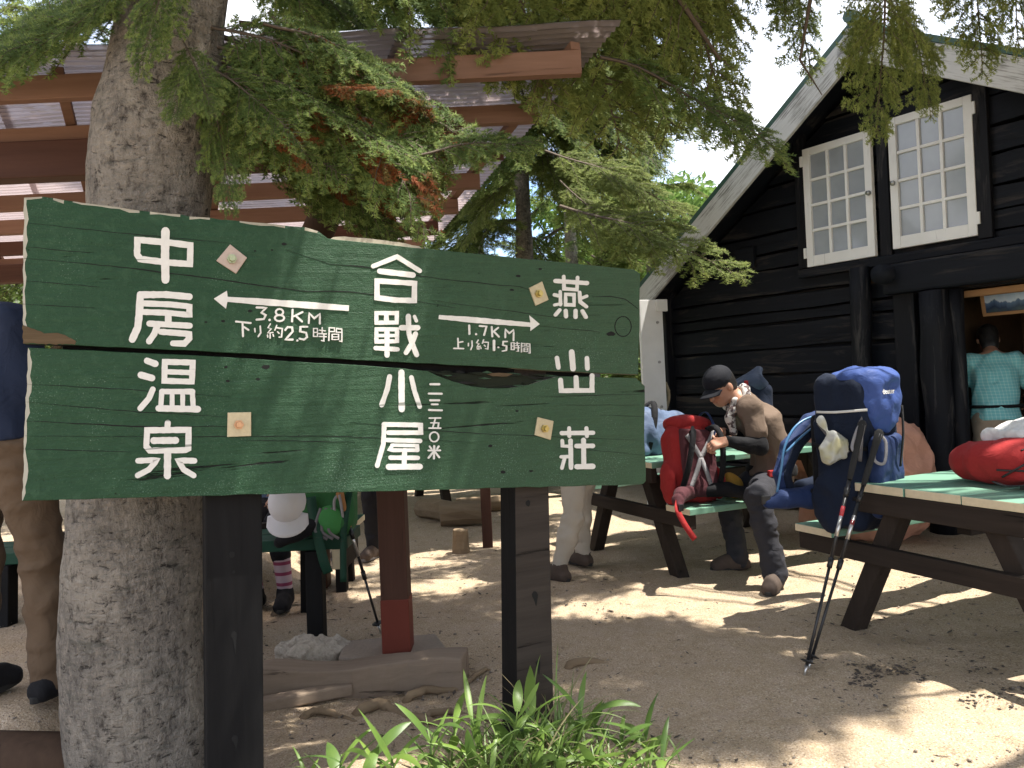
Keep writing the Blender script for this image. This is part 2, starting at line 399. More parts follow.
for x in (-.765, -.01, .74):
    MB().box((x, -.028, 2.83), (.05 if x != -.01 else .045, .025, .63 if x == -.01 else .62)).build('window_trim', M_blackz, hut, bevel=.005)
MB().box((-1.40, -.03, 2.40), (.11, .02, .10)).build('patch_board', M_black, hut, bevel=.004)
# windows: white sashes of three by four panes
def window(x0, x1, z0, z1, turn):
    W_, H_ = x1-x0, z1-z0; c, s = math.cos(turn), math.sin(turn)
    def t(u, v, d): return (x0+u*c+d*s, -.035-d*c+u*s*1.0, z0+v)
    def bar(mb, u0, u1, v0, v1, d0, d1): mb.add([t(u, v, d) for d in (d0, d1) for v in (v0, v1) for u in (u0, u1)], [(0,2,3,1), (4,5,7,6), (0,1,5,4), (2,6,7,3), (0,4,6,2), (1,3,7,5)])
    fr = MB(); e, eb = .062, .095
    bar(fr, 0, e, 0, H_, 0, .045); bar(fr, W_-e, W_, 0, H_, 0, .045); bar(fr, e, W_-e, 0, eb, 0, .043); bar(fr, e, W_-e, H_-e, H_, 0, .043)
    f = fr.build('window', M_whitez, hut, bevel=.004)
    iw, ih = W_-2*e, H_-e-eb
    for i in (1, 2):
        mbx = MB(); u = e+iw*i/3; bar(mbx, u-.012, u+.012, eb, H_-e, .012, .038); mbx.build('glazing_bar', M_whitez, f, bevel=.003)
    for j in (1, 2, 3):
        mbx = MB(); v = eb+ih*j/4; bar(mbx, e, W_-e, v-.012, v+.012, .013, .036); mbx.build('glazing_bar', M_white, f, bevel=.003)
    gl = MB(); bar(gl, e-.005, W_-e+.005, eb-.005, H_-e+.005, .010, .016); gl.build('pane', M_frost, f)
    return f, t
M_steel = m_plain('dull_steel', (.42, .42, .41), .35, .2, 80, metal=1.0)
for x0, x1, z0, z1, turn, kx in ((-.71, -.085, 2.21, 3.255, .0, .96), (.062, .69, 2.24, 3.29, .03, .05)):
    f, t = window(x0, x1, z0, z1, turn)
    p = t((x1-x0)*kx, (z1-z0)*.5, .06); k_ = MB(); k_.tube([t((x1-x0)*kx, (z1-z0)*.5, .04), p], .012, 8); k_.tube([p, (p[0], p[1]-.02, p[2])], [.022, .018], 10); k_.build('knob', M_steel, f, True)
    kk = 0.0 if kx > .5 else 1.0
    for hv in (.12, .9):
        hg = MB(); a = t((x1-x0)*kk, (z1-z0)*hv, .046); hg.box((a[0]+(.012 if kk else -.012), a[1], a[2]), (.012, .008, .045)); hg.build('hinge', M_white, f)
# roof
OV = -.45; HE = 2.74
for sgn in (-1, 1):
    K, HE = SL[sgn], HES[sgn]
    def rp(x, d): return (sgn*x, OV+d, 4.02-K*x)
    nrm_ = np.array((K*sgn, 0, 1))/math.hypot(K, 1)
    mb = MB(); a, b = np.array(rp(0, 0)), np.array(rp(HE, 0)); dv = np.array((0, HD+.9, 0))
    th = nrm_*.045
    mb.add([a, b, b+dv, a+dv, a-th, b-th, b+dv-th, a+dv-th], [(0,1,2,3), (7,6,5,4), (0,4,5,1), (1,5,6,2), (2,6,7,3), (3,7,4,0)])
    mb.build('roof_sheet', M_roofg, hut)
    mb = MB(); th2 = nrm_*.05; a2, b2 = a-th2, b-th2
    mb.add([a2+V(0, .02, 0), b2+V(0, .02, 0), b2+dv, a2+dv, a2-nrm_*.03+V(0, .02, 0), b2-nrm_*.03+V(0, .02, 0), b2-nrm_*.03+dv, a2-nrm_*.03+dv], [(0,1,2,3), (7,6,5,4), (0,4,5,1), (1,5,6,2), (2,6,7,3), (3,7,4,0)])
    mb.build('roof_boards', M_black, hut)
    # bargeboard with its own object axis down the slope
    L_ = math.hypot(HE, K*HE); mb = MB(); mb.box((L_/2+.0, 0, -.105), (L_/2, .018, .105))
    o = mb.build('bargeboard', M_barge, hut, bevel=.004)
    o.location = (a[0]-nrm_[0]*.052, OV-.0+.005, a[2]-nrm_[2]*.052)
    o.rotation_euler = (0, math.atan(K), 0) if sgn > 0 else (0, math.pi-math.atan(K), 0)
    if sgn < 0: o.scale = (1, 1, -1)
MB().tube([(0, OV-.02, 4.06), (0, HD+.5, 4.06)], .05, 8).build('ridge_cap', M_roofg, hut)
# doorway fittings
MB().bar((.47, .10, 1.825), (1.95, .10, 1.83), .05, .05).build('door_head', M_orange, hut, bevel=.004)
def m_print():
    t = NT('mountain_print'); c = t.n('TexCoord'); s = t.n('SeparateXYZ', {0: c.outputs['Object']}); n1 = t.noise(t.coord((6, 1, 1)), 1.2, 6, .65)
    v = t.math('ADD', s.outputs[2], t.math('MULTIPLY', t.math('SUBTRACT', n1.outputs[0], .5), -.16))
    c1 = t.ramp(t.math('ADD', t.math('MULTIPLY', v, 4.0), .5), [(.0, (.12, .16, .12)), (.35, (.03, .05, .10)), (.52, (.10, .16, .28)), (.56, (.55, .65, .78)), (1.0, (.16, .32, .62))])
    return t.set(Base_Color=c1, Roughness=.25)
pic = thing('framed_picture', 'framed wide mountain picture hung inside the hut doorway', 'picture', HO+HX*.97+HY*.30+V(0, 0, 1.745), HRZ)
fr = MB(); [fr.box(c, h) for c, h in (((0, 0, .08), (.42, .012, .010)), ((0, 0, -.08), (.42, .012, .012)), ((-.41, 0, 0), (.012, .012, .07)), ((.41, 0, 0), (.012, .012, .07)))]
fr.build('frame', M_orange, pic); MB().box((0, .004, 0), (.398, .004, .070)).build('print', m_print(), pic)
for c_ in children_of(pic): c_.rotation_euler = (.22, 0, 0)
wd = P(638, 360, 7.75)
dr = thing('white_door', 'white painted door leaf standing open at the left corner of the hut', 'door', (wd[0], wd[1], 0), HRZ-.35+math.pi/2)
MB().box((.16, 0, 1.04), (.125, .022, 1.04)).build('leaf', M_whitez, dr, bevel=.004)
MB().box((.27, -.03, 2.02), (.06, .02, .06)).build('bracket', M_whitez, dr, bevel=.004)
for zz in (1.0, 1.45, 1.85): MB().tube([(.22, -.02, zz), (.22, -.04, zz)], .014, 8).build('bolt', M_steel, dr)
M_rope = m_plain('pale_hemp_rope', (.36, .30, .20), .9, .35, 120, .6)
rp_ = P(662, 395, 7.9); mb = MB()
mb.tube([rp_+V(-.05, 0, .9), rp_+V(-.02, 0, .25), rp_+V(0, 0, .12)], .006, 6)
for i in range(9):
    a0 = rr.random()*6; mb.tube([rp_+V((.05+.02*rr.random())*math.cos(q+a0), .02*math.sin(q*2+i)-.05, (.13+.03*rr.random())*math.sin(q+a0)) for q in np.linspace(0, 6.6, 22)], .008, 6)
tag(mb.build('rope_coil', M_rope, None, True), 'pale rope coil hanging on the black hut corner', 'rope')

# ------------------------------------------------------------------ shelter with corrugated sheets
M_brown = m_wood('red_brown_stained_beam', (.050, .022, .016), (.125, .060, .042), 0, .7, .65)
M_brownz = m_wood('red_brown_stained_post', (.055, .026, .018), (.11, .055, .040), 2, .7, .65)
M_lbrown = m_wood('pale_brown_purlin', (.17, .092, .062), (.33, .20, .145), 0, .7, .7)
M_redp = m_wood('oxide_red_paint', (.10, .03, .02), (.15, .06, .04), 2, .8, .55, paint=(.15, .036, .024), wear=.25)
M_logd = m_wood('dark_round_log', (.045, .028, .02), (.12, .075, .05), 2, .5, .8)
ts = NT('clear_corrugated_plastic'); cs = ts.coord((.6, 3, 1)); ns = ts.noise(cs, 2.2, 5, .65)
tr = ts.n('BsdfTranslucent', {'Color': (.40, .32, .31)}); tp = ts.n('BsdfTransparent', {'Color': (.82, .76, .76)}); gl_ = ts.n('BsdfGlossy', {'Color': (.8, .8, .85), 'Roughness': .18}); df = ts.n('BsdfDiffuse', {'Color': ts.mix(ns.outputs[0], (.13, .10, .095), (.32, .27, .26))})
m1 = ts.n('MixShader', {0: .45, 1: tr, 2: df}); m2 = ts.n('MixShader', {0: .10, 1: m1, 2: tp}); fz = ts.n('Fresnel', {'IOR': 1.5}); m3 = ts.n('MixShader', {0: fz, 1: m2, 2: gl_})
ts.t.links.new(m3.outputs[0], ts.out.inputs[0]); M_sheet = ts.m
PB = P(398.5, 650, 3.58); PT = P(379, 172, 3.60)
sh = thing('picnic_shelter', 'open timber shelter with red brown beams under clear corrugated roof sheets', 'shelter', (PB[0], PB[1], 0))
so = V(PB[0], PB[1], 0)
def rzf(y): return 2.72-.18*(y-3.2)
def xe(y): return .39-.96*(y-3.2)/2.17
XL = -4.6
MB().bar(PB-V(0, 0, .01), V(PT[0], PT[1], 2.36), .125, .125, (0, 1, 0)).build('post', M_brownz, sh, off=so, bevel=.006)
u_ = norm(V(PT[0], PT[1], 2.36)-PB)
MB().bar(PB-V(0, 0, .012), PB+u_*.25, .130, .130, (0, 1, 0)).build('post_foot', M_redp, sh, off=so, bevel=.006)
MB().bar(V(-3.9, 3.6, .0), V(-3.95, 3.6, 2.36), .125, .125, (0, 1, 0)).build('post', M_brownz, sh, off=so, bevel=.006)
for xx in (-1.35, -3.9): MB().bar(V(xx, 5.2, .0), V(xx, 5.2, 2.15), .12, .12, (0, 1, 0)).build('post', M_brownz, sh, off=so, bevel=.006)
MB().bar(V(XL, 3.6, 2.445), V(-.18, 3.6, 2.43), .11, .17).build('beam', M_brown, sh, off=so, bevel=.008)
MB().bar(V(XL, 5.2, 2.20), V(-.95, 5.2, 2.19), .10, .12).build('beam', M_brown, sh, off=so, bevel=.008)
for i, y in enumerate((3.24, 3.62, 3.97, 4.30, 4.63, 4.95, 5.25)):
    zc = rzf(y)-.085; mb = MB(); mb.bar(V(XL, y, zc-.006*(i % 2)), V(xe(y)-.02-.02*rr.random(), y, zc), .05, .085 if i else .10)
    mb.build('purlin', M_lbrown if i < 2 else M_brown if i % 3 == 2 else M_lbrown, sh, off=so, bevel=.004)
for k in range(7):
    dx = -.05-.72*k; a = V(xe(3.22)+dx, 3.22, rzf(3.22)-.02); b = V(xe(5.35)+dx, 5.35, rzf(5.35)-.02)
    MB().bar(a, b, .045, .035).build('rafter', M_lbrown, sh, off=so, bevel=.003)
n_y = 420; ys = np.linspace(3.12, 5.42, n_y); wav = .009*np.sin(2*np.pi*(ys-3.12)/.034)
for k in range(6):
    mb_v = []; us = np.linspace(0, 1, 8); x0 = .05-.86*k; x1 = x0-.90
    for u in us: mb_v.append(np.stack([xe(ys)+.04+x0+(x1-x0)*u, ys, rzf(ys)+.012+wav+.007*(k % 2)+.004*np.sin(9*u+k)], 1))
    vs = np.concatenate(mb_v)-so; I = np.arange(len(vs)).reshape(8, n_y)
    link_mesh('roof_sheet', np_mesh('roof_sheet', vs, np.stack([I[:-1, :-1], I[1:, :-1], I[1:, 1:], I[:-1, 1:]], -1).reshape(-1, 4)), M_sheet, sh, True)
lb = [P(349, 160, 3.78), P(318, 232, 3.85), P(262, 350, 3.95), G(120, 640)]
MB().tube(lb, [.075, .08, .085, .09], 14, lump=.08, rnd=rr).build('log_brace', M_logd, sh, True, off=so)
# footing of the red post
M_conc = m_plain('dusty_concrete', (.27, .22, .175), .95, .25, 60, .5, bd=.01)
M_oldtim = m_wood('grey_weathered_timber', (.20, .15, .11), (.38, .30, .23), 0, .7, .95, bump=.9, crack=.6)
mb = MB(); a = [G(338, 657, .10), G(345, 640, .10), G(436, 633, .10), G(458, 662, .105)]
vs = [(p[0], p[1], -.03) for p in a] + [tuple(p) for p in a]
mb.add(vs, [(0,1,2,3), (4,5,6,7), (0,1,5,4), (1,2,6,5), (2,3,7,6), (3,0,4,7)])
tag(mb.build('concrete_footing', M_conc, None, bevel=.012), 'dusty concrete footing slab under the red brown shelter post', 'footing')
mb = MB(); f0, f1 = G(205, 706), G(463, 687)
n = 14; bot = []; pr = []
for i in range(n+1):
    f = i/n; p = f0+(f1-f0)*f; pr.append((p[0], p[1], .118+.012*math.sin(9*f)+.006*rr.random()))
vs = []
for i, p in enumerate(pr):
    wv = .15+.01*math.sin(5*i)
    vs += [(p[0], p[1], -.04), (p[0], p[1]+.006*math.sin(3*i), p[2]), (p[0]+.02, p[1]+wv, p[2]-.004), (p[0]+.02, p[1]+wv, -.04)]
fs = [(4*i+k, 4*i+(k+1) % 4, 4*i+4+(k+1) % 4, 4*i+4+k) for i in range(n) for k in range(4)] + [(0, 1, 2, 3), (4*n, 4*n+1, 4*n+2, 4*n+3)]
mb.add(vs, fs); tag(mb.build('edging_timber', M_oldtim, None, bevel=.008), 'weathered timber edging in front of the concrete footing', 'timber')
mb = MB(); mb.bar(G(200, 722)+V(0, 0, .02), G(352, 694)+V(0, 0, .03), .07, .05)
tag(mb.build('split_plank', M_oldtim, None, bevel=.008), 'split grey plank lying against the edging timber', 'plank')
mb = MB(); mb.tube([V(-2.9, 2.60, .10), V(-2.3, 2.63, .11), V(-1.9, 2.64, .10), V(-1.5, 2.62, .09)], [.10, .095, .10, .09], 12, lump=.06, rnd=rr)
tag(mb.build('edging_log', M_logd, None, True), 'dark log edging the raised ground left of the big trunk', 'log')
# ------------------------------------------------------------------ trees
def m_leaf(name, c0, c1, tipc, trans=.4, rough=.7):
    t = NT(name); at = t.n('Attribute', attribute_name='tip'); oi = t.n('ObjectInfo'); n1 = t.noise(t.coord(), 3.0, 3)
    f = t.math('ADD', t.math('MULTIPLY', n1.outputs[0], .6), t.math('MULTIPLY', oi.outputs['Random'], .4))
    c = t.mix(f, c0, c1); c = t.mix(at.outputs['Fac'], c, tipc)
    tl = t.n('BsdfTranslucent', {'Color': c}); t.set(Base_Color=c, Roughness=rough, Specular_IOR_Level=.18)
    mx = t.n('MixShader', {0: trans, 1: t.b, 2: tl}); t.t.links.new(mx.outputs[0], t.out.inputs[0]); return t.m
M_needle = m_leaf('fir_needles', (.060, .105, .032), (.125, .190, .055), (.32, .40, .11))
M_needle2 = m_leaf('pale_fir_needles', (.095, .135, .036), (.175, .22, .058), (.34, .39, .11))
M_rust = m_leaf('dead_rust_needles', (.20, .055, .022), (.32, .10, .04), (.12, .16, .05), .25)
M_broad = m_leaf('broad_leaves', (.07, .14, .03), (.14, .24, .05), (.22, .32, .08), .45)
M_twig = m_plain('twig_bark', (.10, .075, .055), .9, .4, 60)
tb = NT('fir_bark'); cb = tb.coord((1, 1, .55)); b1 = tb.noise(cb, 4.5, 6, .7, .8); b2 = tb.noise(cb, 38, 5, .75); b3 = tb.noise(tb.coord((1, 1, 3.2)), 9, 5, .6); b4 = tb.noise(tb.coord((1, 1, 2.2)), 22, 5, .7, .5); b5 = tb.noise(cb, 120, 3, .7)
cc = tb.mix(tb.ramp(b1.outputs[0], [(.35, 0.0), (.62, 1.0)]), (.19, .172, .15), (.42, .375, .315))
cc = tb.mix(tb.ramp(b2.outputs[0], [(.52, 0.0), (.70, .8)]), cc, (.50, .43, .36))
cc = tb.mix(tb.ramp(b2.outputs[0], [(.33, .85), (.47, 0.0)]), cc, (.055, .042, .034))
cc = tb.mix(tb.ramp(b3.outputs[0], [(.56, 0.0), (.66, .55)]), cc, (.10, .105, .085))
hb = tb.math('ADD', tb.math('MULTIPLY', b2.outputs[0], 1.0), tb.math('MULTIPLY', b1.outputs[0], .8))
cc = tb.mix(tb.ramp(b4.outputs[0], [(.34, .95), (.43, 0.0)]), cc, (.03, .024, .02)); cc = tb.mix(tb.ramp(b5.outputs[0], [(.55, 0.0), (.7, .5)]), cc, (.55, .48, .41)); hb = tb.math('ADD', hb, tb.math('MULTIPLY', b4.outputs[0], .9)); hb = tb.math('ADD', hb, tb.math('MULTIPLY', b5.outputs[0], .25))
M_bark = tb.set(Base_Color=cc, Roughness=.95, Normal=tb.bump(hb, 1.0, .05))

def seg_tubes(A, B, ra, rb):
    """three sided twigs for many segments at once"""
    t = B-A; t /= np.linalg.norm(t, axis=1)[:, None]+1e-9
    u = np.cross(t, (0.13, .3, 1)); u /= np.linalg.norm(u, axis=1)[:, None]+1e-9; v = np.cross(t, u)
    vs = []
    for P_, r in ((A, ra), (B, rb)):
        for k in range(3):
            q = 2*math.pi*k/3; vs.append(P_+(u*math.cos(q)+v*math.sin(q))*r[:, None])
    n = len(A); vs = np.stack(vs, 1).reshape(-1, 3); b = np.arange(n)[:, None]*6
    tri = np.array([(0, 1, 4), (0, 4, 3), (1, 2, 5), (1, 5, 4), (2, 0, 3), (2, 3, 5)])
    return vs, (b[:, None, :]+tri[None]).reshape(-1, 3)
def bough(name, seed, L=1.0, wid=.5, droop=.25, mats=None, step=.036, tstep=.032, nstep=.0026, nl=.023, nw=.0052, hang=.25, rustf=0.0, gap=.15):
    r = np.random.default_rng(seed); A = []; B = []; tip = []; RA = []; RB = []; WA = []; WB = []
    def axis(s): return np.array((s*L, .05*L*math.sin(3*s+seed), -droop*L*s*s+.02*math.sin(9*s+seed)))
    S = np.linspace(0, 1, 13); pts = [axis(s) for s in S]
    for i in range(12): WA.append(pts[i]); WB.append(pts[i+1]); RA.append(.014*L*(1-.8*S[i])); RB.append(.014*L*(1-.8*S[i+1]))
    for i in range(6, 12): A.append(pts[i]); B.append(pts[i+1]); tip.append(.2 if i < 11 else .8)
    s = .10
    while s < .985:
        for side in (-1, 1):
            if r.random() < gap: continue
            p0 = axis(min(.99, s+r.uniform(-.01, .01)))
            ln = wid*L*min(1, .35+s*1.6)*(1-s)**.75*r.uniform(.65, 1.15)+.05
            a = math.radians(r.uniform(42, 66)); d = np.array((math.cos(a), side*math.sin(a), r.uniform(-.22, .18)))
            m = max(2, int(ln/tstep)); prev = p0
            for j in range(m):
                f = (j+1)/m; q = p0+d*ln*f+np.array((0, 0, -hang*ln*f*f))+r.normal(0, .004, 3)
                A.append(prev); B.append(q); tip.append(.15+.6*f*f if f > .6 else .05)
                WA.append(prev); WB.append(q); RA.append(.0045*(1-.7*(f-1/m))); RB.append(.0045*(1-.7*f))
                if j < m-1 or m < 3:
                    for s2 in (-1, 1):
                        if r.random() < gap: continue
                        l2 = min(.16, .025+.42*ln*(1-f)*r.uniform(.6, 1.2)); fw = norm(q-prev); lat = norm(np.cross((0, 0, 1), fw))*s2
                        d2 = norm(fw*.75+lat*r.uniform(.55, .9)+np.array((0, 0, r.uniform(-.35, .12))))
                        e = q+d2*l2; e[2] -= hang*.5*l2; A.append(q); B.append(e); tip.append(r.uniform(.1, .75) if r.random() < .55 else .05)
                prev = q
        s += step/L*r.uniform(.8, 1.2)
    A = np.array(A); B = np.array(B); tip = np.array(tip); ln = np.linalg.norm(B-A, axis=1); cnt = np.maximum(2, (ln/nstep).astype(int))
    idx = np.repeat(np.arange(len(A)), cnt); N = len(idx); f = r.random(N); base = A[idx]+(B-A)[idx]*f[:, None]; t = (B-A)[idx]/ln[idx][:, None]
    lat = np.cross((0, 0, 1.0), t); lat /= np.linalg.norm(lat, axis=1)[:, None]+1e-9; up = np.cross(t, lat)
    ang = np.where(r.random(N) < .5, 1, -1)[:, None]; el_ = r.normal(.25, .45, N)[:, None]
    d = t*r.uniform(.35, .9, N)[:, None]+lat*ang*np.cos(el_)+up*np.sin(el_); d /= np.linalg.norm(d, axis=1)[:, None]
    wv = np.cross(d, up); wv /= np.linalg.norm(wv, axis=1)[:, None]+1e-9
    le = nl*r.uniform(.65, 1.2, N)[:, None]
    nv = np.stack([base-wv*nw/2, base+wv*nw/2, base+d*le], 1).reshape(-1, 3); nf = np.arange(3*N).reshape(-1, 3)
    tv, tf = seg_tubes(np.array(WA), np.array(WB), np.array(RA), np.array(RB))
    me = np_mesh(name, np.concatenate([nv, tv])/L, np.concatenate([nf, tf+len(nv)]))
    mi = np.zeros(N+len(tf), np.int32); mi[N:] = 1
    if rustf > 0:
        cen = nv.reshape(-1, 3, 3).mean(1); mi[:N][vnoise(cen, 5.5, seed) > 1-2*rustf] = 2
    me.polygons.foreach_set('material_index', mi)
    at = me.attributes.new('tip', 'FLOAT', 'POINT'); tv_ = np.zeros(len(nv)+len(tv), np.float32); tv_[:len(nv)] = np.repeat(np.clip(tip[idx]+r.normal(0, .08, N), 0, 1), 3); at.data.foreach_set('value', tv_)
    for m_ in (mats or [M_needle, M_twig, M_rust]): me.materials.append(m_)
    return me
B_near = [bough('fir_branch', 11+i, 1.0, .50, .18+.06*i, nstep=.0024) for i in range(3)]
B_rust = [bough('fir_branch', 31+i, 1.0, .48, .25, nstep=.0024, rustf=.44-.14*i) for i in range(2)]
B_pale = [bough('fir_branch', 41+i, 1.0, .55, .40, [M_needle2, M_twig, M_rust], nstep=.0024, hang=.28) for i in range(2)]
B_far = [bough('fir_branch', 51+i, 1.0, .55, .30, [M_needle2 if i == 2 else M_needle, M_twig, M_rust], step=.07, tstep=.07, nstep=.006, nl=.045, nw=.011, hang=.4) for i in range(3)]
B_big = [bough('fir_branch', 61+i, 2.4, .5, .22+.05*i, step=.075, tstep=.06, nstep=.0062, nl=.036, nw=.0115, hang=.3) for i in range(3)]
def put_branch(tree, me, base, tip, name='branch', roll=0.0, width=1.0, shown_up=(0, 0, 1)):
    base = np.asarray(base, float); tip = np.asarray(tip, float); L = np.linalg.norm(tip-base); x = (tip-base)/L
    y = np.cross(shown_up, x); y = norm(y); z_ = np.cross(x, y)
    R = Matrix([[x[i], y[i], z_[i]] for i in range(3)]) @ Matrix.Rotation(roll, 3, 'X')
    o = bpy.data.objects.new(name, me); COL.objects.link(o); o.parent = tree
    tl = np.array(tree.location); M = R.to_4x4() @ Matrix.Diagonal((L, L*width, L*width, 1)); M.translation = Vector(base-tl); o.matrix_local = M
    return o
def trunk_tube(pts, rad, n, seed, lump=.03):
    """a trunk with a knobbly surface"""
    r = np.random.default_rng(seed); pts = np.array(pts, float); rad = np.array(rad, float)
    tt = np.linspace(0, 1, len(pts)); m = max(24, int(np.linalg.norm(pts[-1]-pts[0])/.06)); tq = np.linspace(0, 1, m)
    C = np.stack([np.interp(tq, tt, pts[:, i]) for i in range(3)], 1); R = np.interp(tq, tt, rad)
    for _ in range(3): C[1:-1] = (C[:-2]+2*C[1:-1]+C[2:])/4; R[1:-1] = (R[:-2]+2*R[1:-1]+R[2:])/4
    q = np.linspace(0, 2*np.pi, n, endpoint=False); D = np.stack([np.cos(q), np.sin(q), 0*q], 1)
    Pv = C[:, None]+D[None]*R[:, None, None]; nn = vnoise(Pv, 3.0, seed)*lump*1.6+vnoise(Pv, 9, seed+1)*lump*.7+vnoise(Pv, 28, seed+2)*lump*.25
    Pv = C[:, None]+D[None]*(R[:, None]*(1+nn))[..., None]
    I = np.arange(m*n).reshape(m, n); J = np.roll(I, -1, 1)
    return Pv.reshape(-1, 3), np.stack([I[:-1], J[:-1], J[1:], I[1:]], -1).reshape(-1, 4)
LIT = [((.15, 2.52), .22, .2), ((-.25, 2.45), .12, .2), ((1.5, 2.62), .42, 0), ((.95, 2.5), .22, 0), ((2.55, 4.75), .60, 0), ((3.1, 4.5), .6, 0), ((1.95, 3.85), .45, .78), ((1.6, 4.15), .40, 1.0), ((1.6, 5.02), .40, 1.05), ((1.25, 4.75), .28, .75), ((2.3, 3.6), .45, .75), ((.15, 4.5), .22, 0), ((-.35, 6.6), .5, 0), ((2.6, 6.0), .35, 1.0), ((.4, 3.35), .16, 0), ((.75, 5.6), .3, 0), ((-.4, 5.2), .25, 0)]
def shades_lit(base, tip):
    for f in np.linspace(.25, 1, 5):
        p = base+(tip-base)*f; hw = .30*np.linalg.norm(tip-base)*(1-f)**.5
        for (cx, cy), r_, zz in LIT:
            s = p-SUNV*((p[2]-zz)/SUNV[2])
            if math.hypot(s[0]-cx, s[1]-cy) < r_+hw*.5: return True
    return False
def in_view(p, m=190):
    if p[1] < .2: return False
    d = p-CAMP; m = m+480/d[1]; u = 512+F_PX*(d@CR)/d[1]; v = 384-F_PX*(d@CU)/d[1]; return -m < u < 1024+m and -m < v < 768+m
def crown(tree, pts, z0, z1, n, L0, L1, meshes, seed, az=(0, 360), pitch=(-.35, .05), lit=True, clear=True, width=1.0, shape=.6, smax=.35):
    """branches round a trunk; those over the sunny spots or hanging before the camera's view are left out"""
    r = np.random.default_rng(seed); pts = np.array(pts, float); done = 0; tries = 0; tl0 = np.array(tree.location)
    while done < n and tries < n*8:
        tries += 1
        f = r.random(); zz = z0+(z1-z0)*f; c = np.array([np.interp(zz, pts[:, 2], pts[:, i]) for i in range(3)])
        a = math.radians(r.uniform(*az)); L = (L0+(L1-L0)*r.random())*(1-shape*f); pt = r.uniform(*pitch)
        d = np.array((math.cos(a)*math.cos(pt), math.sin(a)*math.cos(pt), math.sin(pt)))
        start = r.uniform(0.0, smax)*L; base = c+d*start; tip = c+d*L
        if lit and shades_lit(base, tip): continue
        if clear and any(in_view(base+(tip-base)*k+V(0, 0, -.3*L*k*k)) for k in (.2, .4, .6, .8, 1.0)): continue
        put_branch(tree, meshes[int(r.integers(len(meshes)))], base, tip, roll=r.uniform(-.3, .3), width=width*r.uniform(.85, 1.2)); done += 1
        if smax > .5 and start > .1*L: MB().tube([c, (c+base)/2+V(0, 0, .02), base+d*.04], [.026*L/2.4, .022*L/2.4, .015*L/2.4], 6).build('limb', M_twig, tree, True, off=tl0)

# the big trunk behind the sign
tp_ = [(-1.33, 2.70, -.1), P(131, 640, 2.68), P(139, 470, 2.68), P(146, 300, 2.68), P(153, 175, 2.68), P(160, 110, 2.68), P(168, 50, 2.68), P(180, -40, 2.68), (-.98, 2.72, 3.6), (-.8, 2.8, 6), (-.75, 2.85, 10)]
tr_ = [.250, .222, .214, .206, .204, .194, .178, .165, .16, .12, .03]
T1 = thing('fir_tree', 'big fir with thick grey trunk right behind the green sign', 'tree', (-1.33, 2.70, 0))
vs, fs = trunk_tube(tp_, tr_, 150, 5, .045); link_mesh('trunk', np_mesh('trunk', vs-np.array((-1.33, 2.70, 0)), fs), M_bark, T1, True)
nb = lambda i: B_near[i % 3]
for me, b, t, w_ in [
    (B_rust[0], P(212, 58, 2.72), P(485, 96, 2.80), .85), (B_rust[0], P(215, 30, 2.80), P(452, 168, 2.85), .75), (B_near[1], P(214, 70, 2.66), P(455, 128, 2.66), .8),
    (B_near[2], P(222, 48, 2.85), P(425, 212, 2.95), .65), (B_near[0], P(214, 92, 2.62), P(345, 165, 2.52), .8), (B_near[1], P(212, 80, 2.6), P(222, 205, 2.45), .45),
    (B_near[2], P(205, 70, 2.5), P(300, 120, 2.35), .7), (B_rust[1], P(230, 95, 2.75), P(405, 215, 2.80), .6), (B_near[0], P(420, 150, 2.75), P(545, 128, 2.85), .7),
    (B_near[0], P(165, -30, 2.50), P(40, 20, 2.40), .7), (B_near[1], P(150, 10, 2.55), P(-60, 28, 2.5), .7), (B_near[2], P(170, -60, 2.4), P(125, 55, 2.25), .6), (B_near[2], P(160, -10, 2.7), P(-40, -10, 2.9), .9),
    (B_near[1], P(185, 40, 2.45), P(205, 105, 2.30), .6), (B_near[0], P(130, 20, 2.9), P(-80, 15, 3.3), .8), (B_near[0], P(190, 60, 2.46), P(165, 112, 2.3), .7),
    (B_near[0], P(260, -80, 3.0), P(500, 5, 3.6), .9), (B_near[1], P(250, -40, 3.3), P(420, 28, 3.6), .9), (B_near[2], P(300, -110, 3.0), P(560, 20, 3.3), .9), (B_near[0], P(240, -60, 2.9), P(350, 40, 3.1), .8),
    (B_pale[0], P(470, -140, 3.2), P(585, 60, 3.1), .8), (B_pale[1], P(520, -190, 3.3), P(655, 95, 3.2), .8), (B_pale[0], P(600, -170, 3.4), P(720, 80, 3.3), .8), (B_near[1], P(560, -120, 3.5), P(700, 20, 3.6), .9),
    (B_pale[1], P(640, -120, 3.5), P(775, 110, 3.4), .65), (B_near[2], P(600, 60, 3.3), P(815, 128, 3.5), .55), (B_near[0], P(500, -60, 3.9), P(690, 60, 4.2), .9), (B_near[2], P(430, -60, 4.0), P(600, 50, 4.4), .9)]:
    put_branch(T1, me, b, t, width=w_*1.2, shown_up=(0, -.75, .65))
rb_ = random.Random(9)
for k in range(22):
    Y0 = rb_.uniform(2.55, 2.95); a = P(rb_.uniform(205, 300), rb_.uniform(10, 90), Y0); e = P(rb_.uniform(290, 470), rb_.uniform(70, 225), Y0+rb_.uniform(-.1, .25)); put_branch(T1, B_rust[0] if k % 5 == 0 else B_rust[1] if k % 3 == 1 else B_near[k % 3], a, e, width=rb_.uniform(.7, 1.05), roll=rb_.uniform(-.5, .5), shown_up=(0, -.6, .8))
